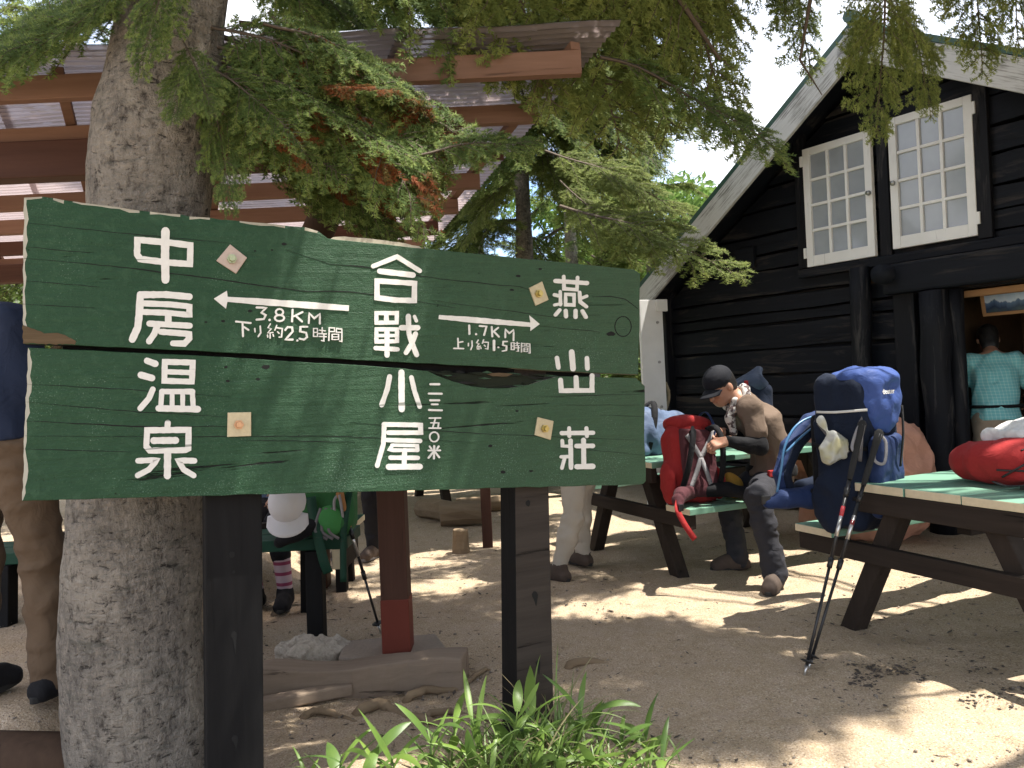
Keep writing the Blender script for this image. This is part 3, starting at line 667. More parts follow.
for k in range(9):
    Y0 = rb_.uniform(3.2, 4.6); x0 = rb_.uniform(230, 760); a = P(x0, rb_.uniform(-150, -60), Y0); e = P(x0+rb_.uniform(20, 150), rb_.uniform(0, 75), Y0+rb_.uniform(-.1, .3)); put_branch(T1, B_pale[k % 2] if x0 > 480 else B_near[k % 3], a, e, width=rb_.uniform(.8, 1.1), roll=rb_.uniform(-.5, .5), shown_up=(0, -.7, .7))
mbx = MB(); mbx.tube([(-1.0, 2.75, 3.5), P(500, -190, 3.2), P(700, -150, 3.4), P(900, -160, 3.4), P(1010, -130, 3.4)], [.06, .045, .035, .025, .012], 8)
mbx.tube([P(690, -150, 3.4), P(680, 0, 3.45), P(720, 60, 3.45)], [.02, .014, .006], 6)
mbx.tube([P(800, -155, 3.4), P(812, -10, 3.5), P(800, 60, 3.5), P(822, 95, 3.5)], [.016, .01, .006, .002], 6)
mbx.build('limb', M_twig, T1, True, off=(-1.33, 2.70, 0))
for me, b, t, w_ in [(B_pale[0], P(890, -60, 3.4), P(900, 116, 3.3), .52), (B_pale[1], P(905, 0, 3.5), P(948, 104, 3.45), .55), (B_pale[1], P(960, -130, 3.4), P(1015, 45, 3.3), .6), (B_pale[0], P(990, -150, 3.2), P(1060, 30, 3.2), .5)]:
    put_branch(T1, me, b, t, width=w_*1.3, shown_up=(0, -.9, .45))
crown(T1, tp_, 3.2, 9.5, 66, 1.6, 3.2, B_big, 3, shape=.6)
# fir beyond the shelter
def fir(x, y, h, r0, label, seed, n, z0, L0, L1, meshes, group=None, pitch=(-.5, 0), lit=True, clear=False, shape=.75, az=(0, 360)):
    zb = float(gz(x, y)); T = thing('fir_tree', label, 'tree', (x, y, zb), 0, group); pts = [(x, y, zb-.2), (x+.05, y, zb+h*.4), (x, y+.05, zb+h)]
    vs, fs = trunk_tube(pts, [r0, r0*.65, .02], 20, seed, .05); link_mesh('trunk', np_mesh('trunk', vs-np.array((x, y, zb)), fs), M_bark, T, True)
    crown(T, pts, zb+z0, zb+h*.97, n, L0, L1, meshes, seed, az, pitch, lit, clear, 1.0, shape); return T
T2 = fir(.13, 7.1, 7.5, .11, 'slender fir behind the right end of the shelter roof', 61, 70, 1.75, .9, 2.1, B_near+B_pale, pitch=(-.6, .05), lit=True)
for b, t in ((P(560, 205, 5.6), P(745, 226, 4.9)), (P(545, 150, 5.8), P(690, 175, 5.4)), (P(560, 180, 6), P(650, 240, 5.6)), (P(520, 170, 6), P(450, 232, 5.9))): put_branch(T2, B_pale[0], b, t, width=.7, shown_up=(0, -.7, .7))
rb_ = random.Random(19)
for k in range(22):
    Y0 = rb_.uniform(5.9, 7.4); x0 = rb_.uniform(500, 580); y0 = rb_.uniform(50, 172); sg_ = 1 if rb_.random() < .68 else -1
    put_branch(T2, B_pale[k % 2] if k % 3 else B_near[k % 3], P(x0, y0-30, Y0), P(x0+sg_*rb_.uniform(70, 170), y0+rb_.uniform(0, 45), Y0+rb_.uniform(-.9, .5)), width=rb_.uniform(.7, 1.0), roll=rb_.uniform(-.4, .4), shown_up=(0, -.6, .8))
T3 = fir(3.3, .2, 9, .2, 'unseen tall fir with a crown thickened to shade the yard', 71, 60, 2.9, 1.6, 3.2, B_big, clear=True, shape=.6)  # stands out of view; its crown is thickened to shade the yard
T5 = fir(4.7, 3.1, 10, .22, 'unseen bare stemmed fir added to shade the yard', 73, 60, 3.4, 2.0, 3.7, B_big, clear=True, shape=.55)  # added out of view as a canopy that shades the yard
crown(T5, [(4.7, 3.1, 0), (4.75, 3.1, 4), (4.7, 3.15, 10)], 3.7, 7.5, 50, 2.6, 4.2, B_big, 75, (130, 215), (-.15, .12), True, True, 1.0, .3, .66)  # extra unseen limbs reaching over the yard to shade its middle
crown(T3, [(3.3, .2, 0), (3.35, .2, 4), (3.3, .25, 9)], 3.0, 6.5, 40, 2.4, 4.0, B_big, 77, (85, 175), (-.15, .12), True, True, 1.0, .3, .6)  # more unseen limbs added for shade on the yard
rf_ = random.Random(33); TR_ = [(T1, V(-.95, 2.75, 0)), (T5, V(4.75, 3.1, 0)), (T3, V(3.35, .2, 0))]; nf_ = 0
for k in range(400):  # unseen boughs added on the sun's path to shade the middle ground
    gx_, gy_ = rf_.uniform(-1.0, 1.35), rf_.uniform(2.7, 6.2)
    hh_ = 1.6+.54*gy_+rf_.uniform(.15, 1.2); c = V(gx_, gy_, 0)+SUNV*(hh_/SUNV[2]); tree, tx_ = min(TR_, key=lambda q: math.hypot(q[1][0]-c[0], q[1][1]-c[1]))
    d = norm(V(c[0]-tx_[0], c[1]-tx_[1], 0)+V(rf_.uniform(-.5, .5), rf_.uniform(-.5, .5), 0)); L = rf_.uniform(.6, 1.1); b_, t_ = c-d*L*.5+V(0, 0, .05), c+d*L*.5-V(0, 0, .05)
    if shades_lit(b_, t_) or any(in_view(b_+(t_-b_)*q, 40) for q in (0, .3, .6, 1)): continue
    put_branch(tree, nb(k), b_, t_, roll=rf_.uniform(-.3, .3), width=1.1); nf_ += 1
    r0_ = V(tx_[0], tx_[1], c[2]+.25); MB().tube([r0_, (r0_+b_)/2+V(0, 0, .06), b_+d*.05], [.024, .018, .009], 6).build('limb', M_twig, tree, True, off=np.array(tree.location))
    if nf_ > 42: break
T3['label'] = 'unseen tall fir in front of the near picnic table, crown thickened for shade'; T5['label'] = 'unseen tall fir added for shade at the hut doorway side of the near table'
fir(1.75, 9.6, 6.5, .10, 'young pale fir just left of the hut roof', 67, 70, .8, .8, 1.7, B_pale, pitch=(-.5, .1))
for i, (x, y, h, lb_) in enumerate([(-1.9, 8.3, 7.5, 'dark fir standing behind the middle of the shelter'), (-4.2, 7.6, 8.5, 'dark fir behind the left end of the shelter'), (-6.8, 10.2, 10, 'tall dark fir farther left behind the shelter'), (-2.9, 12.5, 11, 'tall fir on the slope behind the shelter'), (.9, 11.2, 7.5, 'fir on the slope seen past the shelter corner'), (2.2, 15.5, 9, 'pale fir seen between the shelter and the hut'), (-.6, 16, 12, 'farthest fir up the slope')]):
    fir(x, y, h, .14, lb_, 80+i, 60, 1.0, 1.2, 2.4, B_far, 'firs behind the shelter', lit=i > 1)
# broadleaf trees catching the sun behind the hut
def leaf_tree(x, y, h, rad, label, seed, n=9000, size=.075):
    r = np.random.default_rng(seed); zb = float(gz(x, y)); T = thing('broadleaf_tree', label, 'tree', (x, y, zb), 0, 'bright broadleaf trees behind the hut')
    cl = []; mbt = MB(); rr_ = random.Random(seed)
    mbt.tube([(0, 0, -.2), (.05, 0, h*.35), (0, .05, h*.7)], [.1, .07, .03], 8)
    for k in range(26):
        d = norm(r.normal(0, 1, 3)); c = np.array((0, 0, h*.62))+d*np.array((rad, rad, h*.36))*r.uniform(.35, 1.0); cl.append(c); mbt.tube([(0, 0, h*.35+.2*h*rr_.random()), c*V(.5, .5, .9), c], [.035, .02, .006], 5)
    mbt.build('trunk', M_twig, T, True)
    cl = np.array(cl); i = r.integers(0, len(cl), n); rc_ = r.uniform(.22, .42, len(cl))*rad
    dd = r.normal(0, 1, (n, 3)); dd /= np.linalg.norm(dd, axis=1)[:, None]; c = cl[i]+dd*(rc_[i]*r.random(n)**.4)[:, None]*np.array((1, 1, .65))
    nrm_ = r.normal(0, 1, (n, 3))+np.array((0, 0, .8)); nrm_ /= np.linalg.norm(nrm_, axis=1)[:, None]; u = np.cross(nrm_, r.normal(0, 1, (n, 3))); u /= np.linalg.norm(u, axis=1)[:, None]; v = np.cross(nrm_, u)
    s = size*r.uniform(.6, 1.3, n)[:, None]; vs = np.stack([c-u*s, c-v*s*.45, c+u*s, c+v*s*.45], 1).reshape(-1, 3)
    me = np_mesh('crown', vs, np.arange(4*n).reshape(-1, 4)); at = me.attributes.new('tip', 'FLOAT', 'POINT'); at.data.foreach_set('value', np.repeat(r.random(n)*.7, 4).astype(np.float32))
    link_mesh('crown', me, M_broad, T)
for x, y, h, ra, lb_, sd in ((3.6, 15.5, 4.6, 1.7, 'bright green broadleaf tree right behind the hut eave', 5), (2.6, 12.6, 5.0, 1.7, 'low bright broadleaf tree left of the hut eave', 6), (5.6, 18, 5.6, 2.1, 'farther bright broadleaf tree behind the hut roof', 7), (1.2, 18, 5.2, 2.0, 'bright broadleaf tree up the slope behind the firs', 8), (-7.5, 15, 6, 2.2, 'bright broadleaf tree far left behind the shelter', 9)):
    leaf_tree(x, y, h, ra, lb_, sd)
# ------------------------------------------------------------------ the trail sign
SE = norm((.908, .419, 0)); SN = np.array((SE[1], -SE[0], 0)); S0 = np.array((-1.33, 2.10, 0)); SRZ = math.atan2(SE[1], SE[0])
def sp(px, py):
    """position (along, height) on the face of the sign boards"""
    d = (px-512)/F_PX*CR + CF + (384-py)/F_PX*CU
    t = ((S0-CAMP)@SN)/(d@SN); p = CAMP+d*t; return (float((p-S0)@SE), float(p[2]))
sign = thing('trail_sign', 'green painted two board wooden trail sign with white lettering on two dark posts', 'sign', S0, SRZ)
# green paint over cracked boards: axis along the grain (object x)
def m_green():
    t = NT('weathered_green_paint'); grain = (0, math.radians(-1.6), 0)
    c = t.coord((1.1, 1, 30), rot=grain); f = t.coord(rot=grain)
    n1 = t.noise(c, 1.0, 6, .68, .5); n2 = t.noise(t.coord((7, 1, 160), rot=grain), 1.0, 3, .6); n3 = t.noise(f, 2.6, 4); n4 = t.noise(f, 190, 4, .75); n5 = t.noise(f, 34, 5, .72, .4)
    cr = t.ramp(n1.outputs[0], [(.315, 1.0), (.335, 0.0)]); cr2 = t.ramp(t.noise(t.coord((.7, 1, 48), rot=grain), 1.0, 4, .6, .3).outputs[0], [(.285, 1.0), (.30, 0.0)])
    crk = t.math('MAXIMUM', cr, cr2)
    col = t.mix(n3.outputs[0], (.009, .046, .017), (.027, .096, .040))
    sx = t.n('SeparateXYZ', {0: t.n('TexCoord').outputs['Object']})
    sheen_x = t.n('MapRange', {'Value': sx.outputs[0], 'From Min': .5, 'From Max': 2.0})  # sky gloss painted into the colour: boards lighten toward the right end
    col = t.mix(t.math('MULTIPLY', sheen_x.outputs[0], .75), col, t.mix(n5.outputs[0], (.048, .098, .052), (.085, .145, .080)))
    col = t.mix(t.math('MULTIPLY', n2.outputs[0], .6), col, (.006, .022, .013))
    col = t.mix(t.ramp(n5.outputs[0], [(.50, 0.0), (.72, .8)]), col, (.036, .092, .046)); col = t.mix(t.ramp(n4.outputs[0], [(.30, .7), (.42, 0.0)]), col, (.006, .014, .009))
    speck = t.ramp(t.math('ADD', n4.outputs[0], t.math('MULTIPLY', t.math('SUBTRACT', n3.outputs[0], .5), .5)), [(.62, 0.0), (.70, .8)])
    col = t.mix(speck, col, (.16, .24, .18))
    dent = t.ramp(n5.outputs[0], [(.285, 1.0), (.31, 0.0)])
    col = t.mix(dent, col, (.006, .010, .008)); col = t.mix(crk, col, (.004, .006, .005))
    h = t.math('SUBTRACT', t.math('ADD', t.math('MULTIPLY', n1.outputs[0], .5), t.math('MULTIPLY', n4.outputs[0], .22)), t.math('MULTIPLY', crk, 1.2))
    h = t.math('SUBTRACT', h, t.math('MULTIPLY', dent, .8)); h = t.math('ADD', h, t.math('MULTIPLY', n5.outputs[0], .4))
    return t.set(Base_Color=col, Roughness=t.mix(n5.outputs[0], (.40,)*3, (.66,)*3), Normal=t.bump(h, .95, .011), Specular_IOR_Level=.30)
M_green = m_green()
M_rim = m_wood('bare_pale_board_edge', (.30, .27, .20), (.55, .52, .43), 0, 2.0, .9, bump=.7, crack=.5)
M_rimz = m_wood('bare_pale_board_end', (.30, .29, .23), (.60, .58, .50), 2, 2.0, .9, bump=.7, crack=.5)
M_raw = m_wood('exposed_old_wood', (.05, .034, .020), (.21, .15, .09), 0, 3.0, .95, bump=1, crack=.6)
M_hole0 = m_plain('black_rot', (.006, .006, .005), .9, .2)
M_broken = m_wood('dark_broken_wood', (.006, .010, .007), (.035, .040, .026), 0, 3.5, .95, bump=1, crack=.8)
M_pdark = m_wood('charcoal_stained_post', (.0035, .0035, .004), (.015, .0145, .015), 2, .9, .75, bump=.8, crack=.9)
M_pgrey = m_wood('worn_grey_post', (.026, .021, .018), (.082, .067, .056), 0, 1.2, .85, bump=.9, crack=.7)
tw = NT('old_white_paint'); nw_ = tw.noise(tw.coord(), 60, 5, .7); nw2 = tw.noise(tw.coord((1.1, 1, 30)), 1.0, 6, .68, .5)
cw = tw.mix(nw_.outputs[0], (.60, .585, .54), (.80, .785, .745)); cw = tw.mix(tw.ramp(nw2.outputs[0], [(.335, .75), (.365, 0.0)]), cw, (.10, .12, .10))
M_letter = tw.set(Base_Color=cw, Roughness=.55, Normal=tw.bump(nw_.outputs[0], .3, .002))
rs = random.Random(12)
def rough_line(pts, amp, step):
    out = []
    for i in range(len(pts)-1):
        (x0, y0), (x1, y1) = pts[i], pts[i+1]; n = max(1, int(math.hypot(x1-x0, y1-y0)/step))
        for k in range(n): f = k/n; out.append((x0+(x1-x0)*f+(rs.uniform(-amp, amp) if k else 0), y0+(y1-y0)*f+(rs.uniform(-amp, amp) if k else 0)))
    return out+[pts[-1]]
TH = .05
rim_on = lambda i: rs.random() < .72
def board(front, rim_top=True):
    pl = [sp(*p) for p in front]; mb = MB(); n = len(pl)
    c_ = np.mean(pl, 0)
    ins = []
    for i in range(n):
        p, a, b = np.array(pl[i]), np.array(pl[i-1]), np.array(pl[(i+1) % n]); t = norm(b-a); top_ = front[i][1] < 240 and front[i][0] < 326; ins.append(p+np.array((-t[1], t[0]))*(rs.uniform(.003, .011) if top_ else rs.uniform(.003, .012) if front[i][0] < 32 else .0015)*SGN)
    vs = [(u, TH, v) for u, v in pl]+[(u, .0018, v) for u, v in pl]+[(u, 0, v) for u, v in ins]
    fs = [tuple(range(n)), tuple(range(3*n-1, 2*n-1, -1))]; mi = [0, 0]
    for i in range(n):
        j = (i+1) % n; side = abs(pl[i][0]-pl[j][0]) < abs(pl[i][1]-pl[j][1])
        seam = (pl[i][1] > 1.35 and pl[i][1] < 1.62 and not side); fs.append((i, n+i, n+j, j)); mi.append(3 if seam else 2 if side else 1)
        fs.append((n+i, 2*n+i, 2*n+j, n+j)); mi.append(2 if (side and c_[0] > pl[i][0]) else 1 if (front[i][1] < 242 and front[j][1] < 242 and front[i][0] < 326 and rs.random() < .75) else 0)
    mb.v = vs; mb.f = fs; mb.mi = mi
    return mb
SGN = -1
top = rough_line([(24, 197.5), (42, 196.5), (64, 200), (110, 206), (150, 211.5), (200, 217), (250, 222), (285, 225.5), (305, 227), (318, 231), (326, 236.5)], .5, 9)[:-1] + [(328, 238.5), (332, 238.8)] + rough_line([(336, 239.5), (400, 246), (470, 253), (540, 260), (600, 266), (634, 269.5), (640.5, 274)], .4, 14)
rgt = rough_line([(640.5, 274), (639.8, 330), (638.5, 374.5)], .5, 14)
bot = rough_line([(638.5, 374.2), (560, 371.3), (480, 366.3), (340, 359), (200, 351), (60, 344.7), (24, 343.8)], .35, 15)
lft = rough_line([(24, 344.2), (22.5, 320), (24, 197.5)], .7, 7)
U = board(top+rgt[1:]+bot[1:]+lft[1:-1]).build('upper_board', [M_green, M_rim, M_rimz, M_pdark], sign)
top = rough_line([(28, 347.6), (200, 355.6), (400, 368), (428, 371)], .4, 14)+[(438, 376), (452, 381), (470, 386), (490, 388.5), (510, 388), (530, 384.5), (548, 379), (558, 376.5)]+rough_line([(562, 376.2), (636, 378), (645, 386)], .4, 14)[0:]
rgt = rough_line([(645, 386), (644.5, 430), (646, 481), (643, 484.3)], .5, 12)
bot = rough_line([(643, 484.3), (500, 488), (400, 491), (200, 496), (22, 501)], .6, 12)
lft = rough_line([(22, 501), (25, 420), (28, 347.2)], .8, 7)
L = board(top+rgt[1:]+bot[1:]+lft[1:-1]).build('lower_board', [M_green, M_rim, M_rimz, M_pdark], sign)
def on_face(px, py, d): u, v = sp(px, py); return (u, d, v)
# broken wood along the seam and at the lower left corner of the upper board
mb = MB(); pl = rough_line([(424, 370), (438, 371.5), (470, 373.5), (500, 374.2), (530, 375.8), (560, 377.5), (560, 379), (540, 384), (505, 390), (475, 389), (445, 381), (424, 370)], .7, 5)[:-1]
q = [sp(*p) for p in pl]; mb.prism(q, lambda u, v: (u, TH, v), lambda u, v: (u, .016, v)); 
for k in range(46):
    px = rs.uniform(430, 552); f_ = (px-424)/136; lim_ = 17*math.sin(math.pi*min(1, max(0, f_)))**.8; py = 369.5+6*f_+rs.random()*lim_; ln_ = rs.uniform(8, 26); a_, b_ = sp(px-ln_/2, py-.04*ln_/2), sp(px+ln_/2, py+.04*ln_/2); dd = rs.uniform(.006, .026)
    q4 = [(a_[0], a_[1]), ((a_[0]+b_[0])/2, (a_[1]+b_[1])/2-.0045*rs.uniform(.5, 1.3)), (b_[0], b_[1]), ((a_[0]+b_[0])/2, (a_[1]+b_[1])/2+.0045*rs.uniform(.5, 1.3))]
    mb.prism(q4, lambda u, v: (u, dd+.012, v), lambda u, v: (u, dd, v), k % 3)
mb.build('broken_edge', [M_broken, M_green, M_hole0], L)
mb = MB(); q = [sp(*p) for p in rough_line([(485, 373.2), (500, 372.6), (514, 373.8), (508, 376.4), (494, 376.2), (485, 373.2)], .3, 4)[:-1]]; mb.prism(q, lambda u, v: (u, .02, v), lambda u, v: (u, .008, v)); mb.build('splinter', M_raw, L)
mb = MB(); q = [sp(*p) for p in rough_line([(22.8, 325), (34, 329), (44, 333.5), (58, 333), (68, 337), (76, 341), (75, 344.8), (40, 343.8), (23, 343.4), (22.8, 325)], .8, 3)[:-1]]
mb.prism(q, lambda u, v: (u, .01, v), lambda u, v: (u, -.0016, v)); mb.build('chipped_corner', M_raw, U)
mb = MB(); q = [sp(*p) for p in rough_line([(329, 239.6), (334, 236.4), (345, 235.6), (372, 238), (400, 241.5), (420, 245.5), (424, 248.2), (400, 245.8), (360, 241.8), (340, 240.2), (329, 239.6)], .35, 6)[:-1]]
mb.prism(q, lambda u, v: (u, TH-.004, v), lambda u, v: (u, .012, v)); mb.build('bare_top_edge', M_rim, U)
# posts: square timbers behind the boards, leaning a little
def sign_post(face_px, bot_px, name_m, ztop):
    """front left and right edges of the post in the photo under the boards"""
    (x0, x1, y0), (b0, b1, y1) = face_px, bot_px
    def at(px, py):
        d = (px-512)/F_PX*CR + CF + (384-py)/F_PX*CU; off = SN*(-TH-.002); t = ((S0+off-CAMP)@SN)/(d@SN); p = CAMP+d*t; return float((p-S0)@SE), float(p[2])
    a0, a1, c0, c1 = at(x0, y0), at(x1, y0), at(b0, y1), at(b1, y1)
    def ext(a, c, z): f = (z-a[1])/(c[1]-a[1]); return a[0]+(c[0]-a[0])*f
    wd = a1[0]-a0[0]; mb = MB(); dpt = wd*.98
    vs = []
    for z_, y_ in ((-.15, 0), (ztop, 0)):
        l, r = ext(a0, c0, z_), ext(a1, c1, z_); vs += [(l, TH+.002, z_), (r, TH+.002, z_), (r, TH+.002+dpt, z_), (l, TH+.002+dpt, z_)]
    mb.add(vs, [(0,1,2,3), (4,5,6,7), (0,1,5,4), (1,2,6,5), (2,3,7,6), (3,0,4,7)])
    mb.mi = [0, 0, 0, 0, 0, 1]
    return mb.build('post', [name_m, M_pdark], sign, bevel=.005), lambda z_: (ext(a0, c0, z_)+ext(a1, c1, z_))/2
lp, lpx = sign_post((205, 262, 500), (207, 264, 766), M_pdark, 1.72)
mb = MB(); a_, b_ = sp(60, 346), sp(600, 374); mb.bar((a_[0], TH+.004+.012, a_[1]), (b_[0], TH+.004+.012, b_[1]), .022, .10); mb.build('seam_shade_strip', M_pdark, sign, bevel=.003)  # dark strip added behind the seam so the gap looks shaded black
rp2, rpx = sign_post((515, 549, 487), (517, 554, 715), M_pgrey, 1.52)
M_hole = m_plain('black_hole', (.004, .004, .004), .9, .1)
def nail_hole(px, py, r, par, d=-.001, tail=0):
    d_ = (px-512)/F_PX*CR + CF + (384-py)/F_PX*CU; t = ((S0-SN*(TH+.002)-CAMP)@SN)/(d_@SN); p = CAMP+d_*t; u, v = float((p-S0)@SE), float(p[2])
    mb = MB(); n = 9; q = [(u+r*math.cos(k*2*math.pi/n)*rs.uniform(.8, 1.15), v+r*1.15*math.sin(k*2*math.pi/n)*rs.uniform(.8, 1.2)-(tail if k == 7 else 0)) for k in range(n)]
    mb.prism(q, lambda a, b: (a, TH+.004, b), lambda a, b: (a, TH+.0008, b)); mb.build('nail_hole', M_hole, par)
for px, py, r, tl in ((232, 555, .009, 0), (234, 572, .004, 0), (234, 635, .009, .05), (235, 739, .010, .02)): nail_hole(px, py, r, lp, tail=tl)
for px, py, r, tl in ((528, 503, .010, 0), (535, 595, .012, .03), (538, 663, .010, .03)): nail_hole(px, py, r, rp2, tail=tl)
# knot and nail marks on the boards
mb = MB(); cpt = [sp(623+8.2*math.cos(a), 326.5+10*math.sin(a)) for a in np.linspace(0, 2*math.pi, 26)]
mb.ribbon([(u, -.0004, v) for u, v in cpt], .0035, (0, -1, 0), .0012); mb.build('knot', M_hole, U)
for (px, py, r, par) in ((284, 244, 2.0, U), (272, 250, 1.0, U), (255, 251, 1.1, U), (250, 311, 1.7, U), (206, 322, 1.1, U), (223, 321, 1.6, U), (611, 334, 3.0, U), (518, 276, 2, U), (512, 290, 1.6, U), (540, 269, 1.5, U), (226, 367, 1.5, L), (266, 367, 3.0, L), (228, 381, 1.6, L), (258, 379, 1.6, L), (517, 411, 1.3, L), (490, 446, 1.8, L), (503, 472, 2.0, L), (531, 471, 1.6, L)):
    n = 8; q = [sp(px+r*1.4*math.cos(k*2*math.pi/n)*rs.uniform(.7, 1.2), py+r*.8*math.sin(k*2*math.pi/n)*rs.uniform(.7, 1.2)) for k in range(n)]
    MB().prism(q, lambda a, b: (a, .002, b), lambda a, b: (a, -.0005, b)).build('nail_mark', M_hole, par)
# long cracks following the grain
def crack(pts, wpx, par):
    q = []
    for i in range(len(pts)-1):
        n = max(2, int((pts[i+1][0]-pts[i][0])/9))
        for k in range(n): f = k/n; q.append((pts[i][0]+(pts[i+1][0]-pts[i][0])*f, pts[i][1]+(pts[i+1][1]-pts[i][1])*f+rs.uniform(-.35, .35)))
    q.append(pts[-1]); m = len(q); pp = [sp(*p) for p in q]
    MB().ribbon([(u, -.0003, v) for u, v in pp], [wpx*.0034*(.25+math.sin(math.pi*(i+.3)/(m+.2)))*rs.uniform(.6, 1.2) for i in range(m)], (0, -1, 0), .001).build('crack', M_hole, par)
for pts, wp in (([(28, 223), (120, 233), (230, 243)], .5), ([(24, 258), (110, 266), (200, 277), (300, 291), (350, 291.5), (400, 298), (455, 308)], .8), ([(28, 247), (90, 253)], .5), ([(286, 250), (330, 264), (370, 268), (440, 279), (520, 287), (560, 300)], .6), ([(592, 297), (610, 296), (625, 299), (638, 309)], .9), ([(26, 281), (100, 287)], .45), ([(22, 304), (95, 308)], .45), ([(540, 326), (600, 332)], .5), ([(350, 265), (372, 268)], .5), ([(430, 300), (560, 318), (600, 315)], .45)): crack(pts, wp, U)
for pts, wp in (([(26, 421), (85, 424), (150, 427), (240, 426)], .8), ([(27, 384), (120, 389), (230, 397)], .5), ([(26, 402), (140, 412), (230, 417)], .5), ([(25, 436), (140, 437), (330, 436), (470, 442)], .5), ([(24, 449), (130, 452)], .5), ([(350, 422), (420, 430), (490, 434), (560, 437), (640, 440)], .55), ([(540, 397), (643, 394)], .5), ([(560, 405), (640, 405)], .4), ([(555, 447), (643, 455)], .45), ([(240, 440), (355, 442)], .5), ([(600, 415), (644, 417)], .45)): crack(pts, wp, L)
# lettering: brush strokes laid on the boards
def strokes(name, org, sc, items, par):
    mb = MB(); k = 0
    for pts, wpx in items:
        w_ = wpx/sc*.5; pts = [(org[0]+x/sc, org[1]+y/sc) for x, y in pts]
        if len(pts) > 1 and pts[0] == pts[-1]: segs = pts; closed = True
        else: segs = pts; closed = False
        lay = -.0022-.00022*k; k += 1
        def emit(poly2):
            q = [sp(*p) for p in poly2]; mb.prism(q, lambda a, b: (a, .001, b), lambda a, b, l=lay: (a, l, b))
        if len(pts) == 1:
            emit([(pts[0][0]+w_*math.cos(a), pts[0][1]+w_*math.sin(a)) for a in np.linspace(0, 2*math.pi, 11)[:-1]]); continue
        # resample, then one outline with round ends
        q = []
        for i in range(len(segs)-1):
            (x0, y0), (x1, y1) = segs[i], segs[i+1]; n = max(1, int(math.hypot(x1-x0, y1-y0)/3.0))
            for j in range(n): q.append((x0+(x1-x0)*j/n, y0+(y1-y0)*j/n))
        q.append(segs[-1])
        for i in range(len(q)-1):
            # every short piece is its own quad would overlap, so the outline is built once below
            pass
        lf, rt = [], []
        for i in range(len(q)):
            a, b = q[max(i-1, 0)], q[min(i+1, len(q)-1)]
            if closed and i in (0, len(q)-1): a, b = q[-2], q[1]
            dx, dy = b[0]-a[0], b[1]-a[1]; d_ = math.hypot(dx, dy) or 1
            ww = w_*rs.uniform(.93, 1.06); mit = 1.0
            if 0 < i < len(q)-1 or closed:
                p0, p1, p2 = (q[i-1] if i > 0 else q[-2]), q[i], (q[i+1] if i < len(q)-1 else q[1])
                a1 = math.atan2(p1[1]-p0[1], p1[0]-p0[0]); a2 = math.atan2(p2[1]-p1[1], p2[0]-p1[0]); da = abs((a2-a1+math.pi) % (2*math.pi)-math.pi); mit = min(1.35, 1/max(.3, math.cos(da/2)))
            nx_, ny_ = -dy/d_*ww*mit, dx/d_*ww*mit
            lf.append((q[i][0]+nx_, q[i][1]+ny_)); rt.append((q[i][0]-nx_, q[i][1]-ny_))
        if closed:
            m = len(q)-1; A = [sp(*p) for p in lf[:m]]; B = [sp(*p) for p in rt[:m]]
            vs = [(u, lay, v) for u, v in A]+[(u, lay, v) for u, v in B]+[(u, .001, v) for u, v in A]+[(u, .001, v) for u, v in B]
            fs = []
            for i in range(m):
                j = (i+1) % m; fs += [(i, j, m+j, m+i), (i, 2*m+i, 2*m+j, j), (m+i, m+j, 3*m+j, 3*m+i)]
            mb.add(vs, fs); continue
        def cap(p, ang): return [(p[0]+w_*math.cos(ang+t), p[1]+w_*math.sin(ang+t)) for t in np.linspace(math.pi/2, -math.pi/2, 6)[1:-1]]
        a_end = math.atan2(q[-1][1]-q[-2][1], q[-1][0]-q[-2][0]); a_st = math.atan2(q[0][1]-q[1][1], q[0][0]-q[1][0])
        outl = lf + cap(q[-1], a_end) + rt[::-1] + cap(q[0], a_st)
        # quads along the stroke (a concave n-gon would fill badly)
        n = len(q); vs = []
        for l_ in (lay, .001): vs += [(sp(*p)[0], l_, sp(*p)[1]) for p in lf] + [(sp(*p)[0], l_, sp(*p)[1]) for p in rt]
        fs = []
        for i in range(n-1): fs += [(i, i+1, n+i+1, n+i), (i, 2*n+i, 2*n+i+1, i+1), (n+i, n+i+1, 3*n+i+1, 3*n+i)]
        mb.add(vs, fs)
        for p, ang, l0, r0 in ((q[-1], a_end, lf[-1], rt[-1]), (q[0], a_st, rt[0], lf[0])):
            pc = [l0]+cap(p, ang)+[r0]; Q = [sp(*t) for t in pc]; m = len(Q)
            mb.add([(u, lay, v) for u, v in Q]+[(u, .001, v) for u, v in Q], [tuple(range(m))]+[(i, i+1, m+i+1, m+i) for i in range(m-1)])
    return mb.build(name, M_letter, par)
A_ = ((20, 190), 4.6545); B_ = ((20, 340), 4.6545); C_ = ((200, 270), 6.4); D_ = ((350, 240), 6.4); E_ = ((350, 360), 6.4); F_ = ((430, 300), 8.5333); G_ = ((520, 260), 5.9077); H_ = ((520, 360), 5.9077)
ch = 'painted_character'
strokes(ch, *A_, [([(547, 232), (700, 246), (793, 258), (791, 345), (690, 338), (560, 322), (545, 300), (547, 232)], 30), ([(677, 192), (675, 300), (677, 418)], 38)], U)
strokes(ch, *A_, [([(562, 488), (680, 487), (788, 497)], 32), ([(575, 528), (700, 533), (788, 542), (788, 582), (690, 572), (575, 568)], 27), ([(560, 488), (556, 570), (548, 640), (523, 695)], 34), ([(690, 585), (690, 625)], 30), ([(602, 622), (790, 632)], 28), ([(640, 630), (625, 670), (601, 704)], 30), ([(655, 660), (785, 670), (787, 692), (765, 715), (712, 714)], 28)], U)
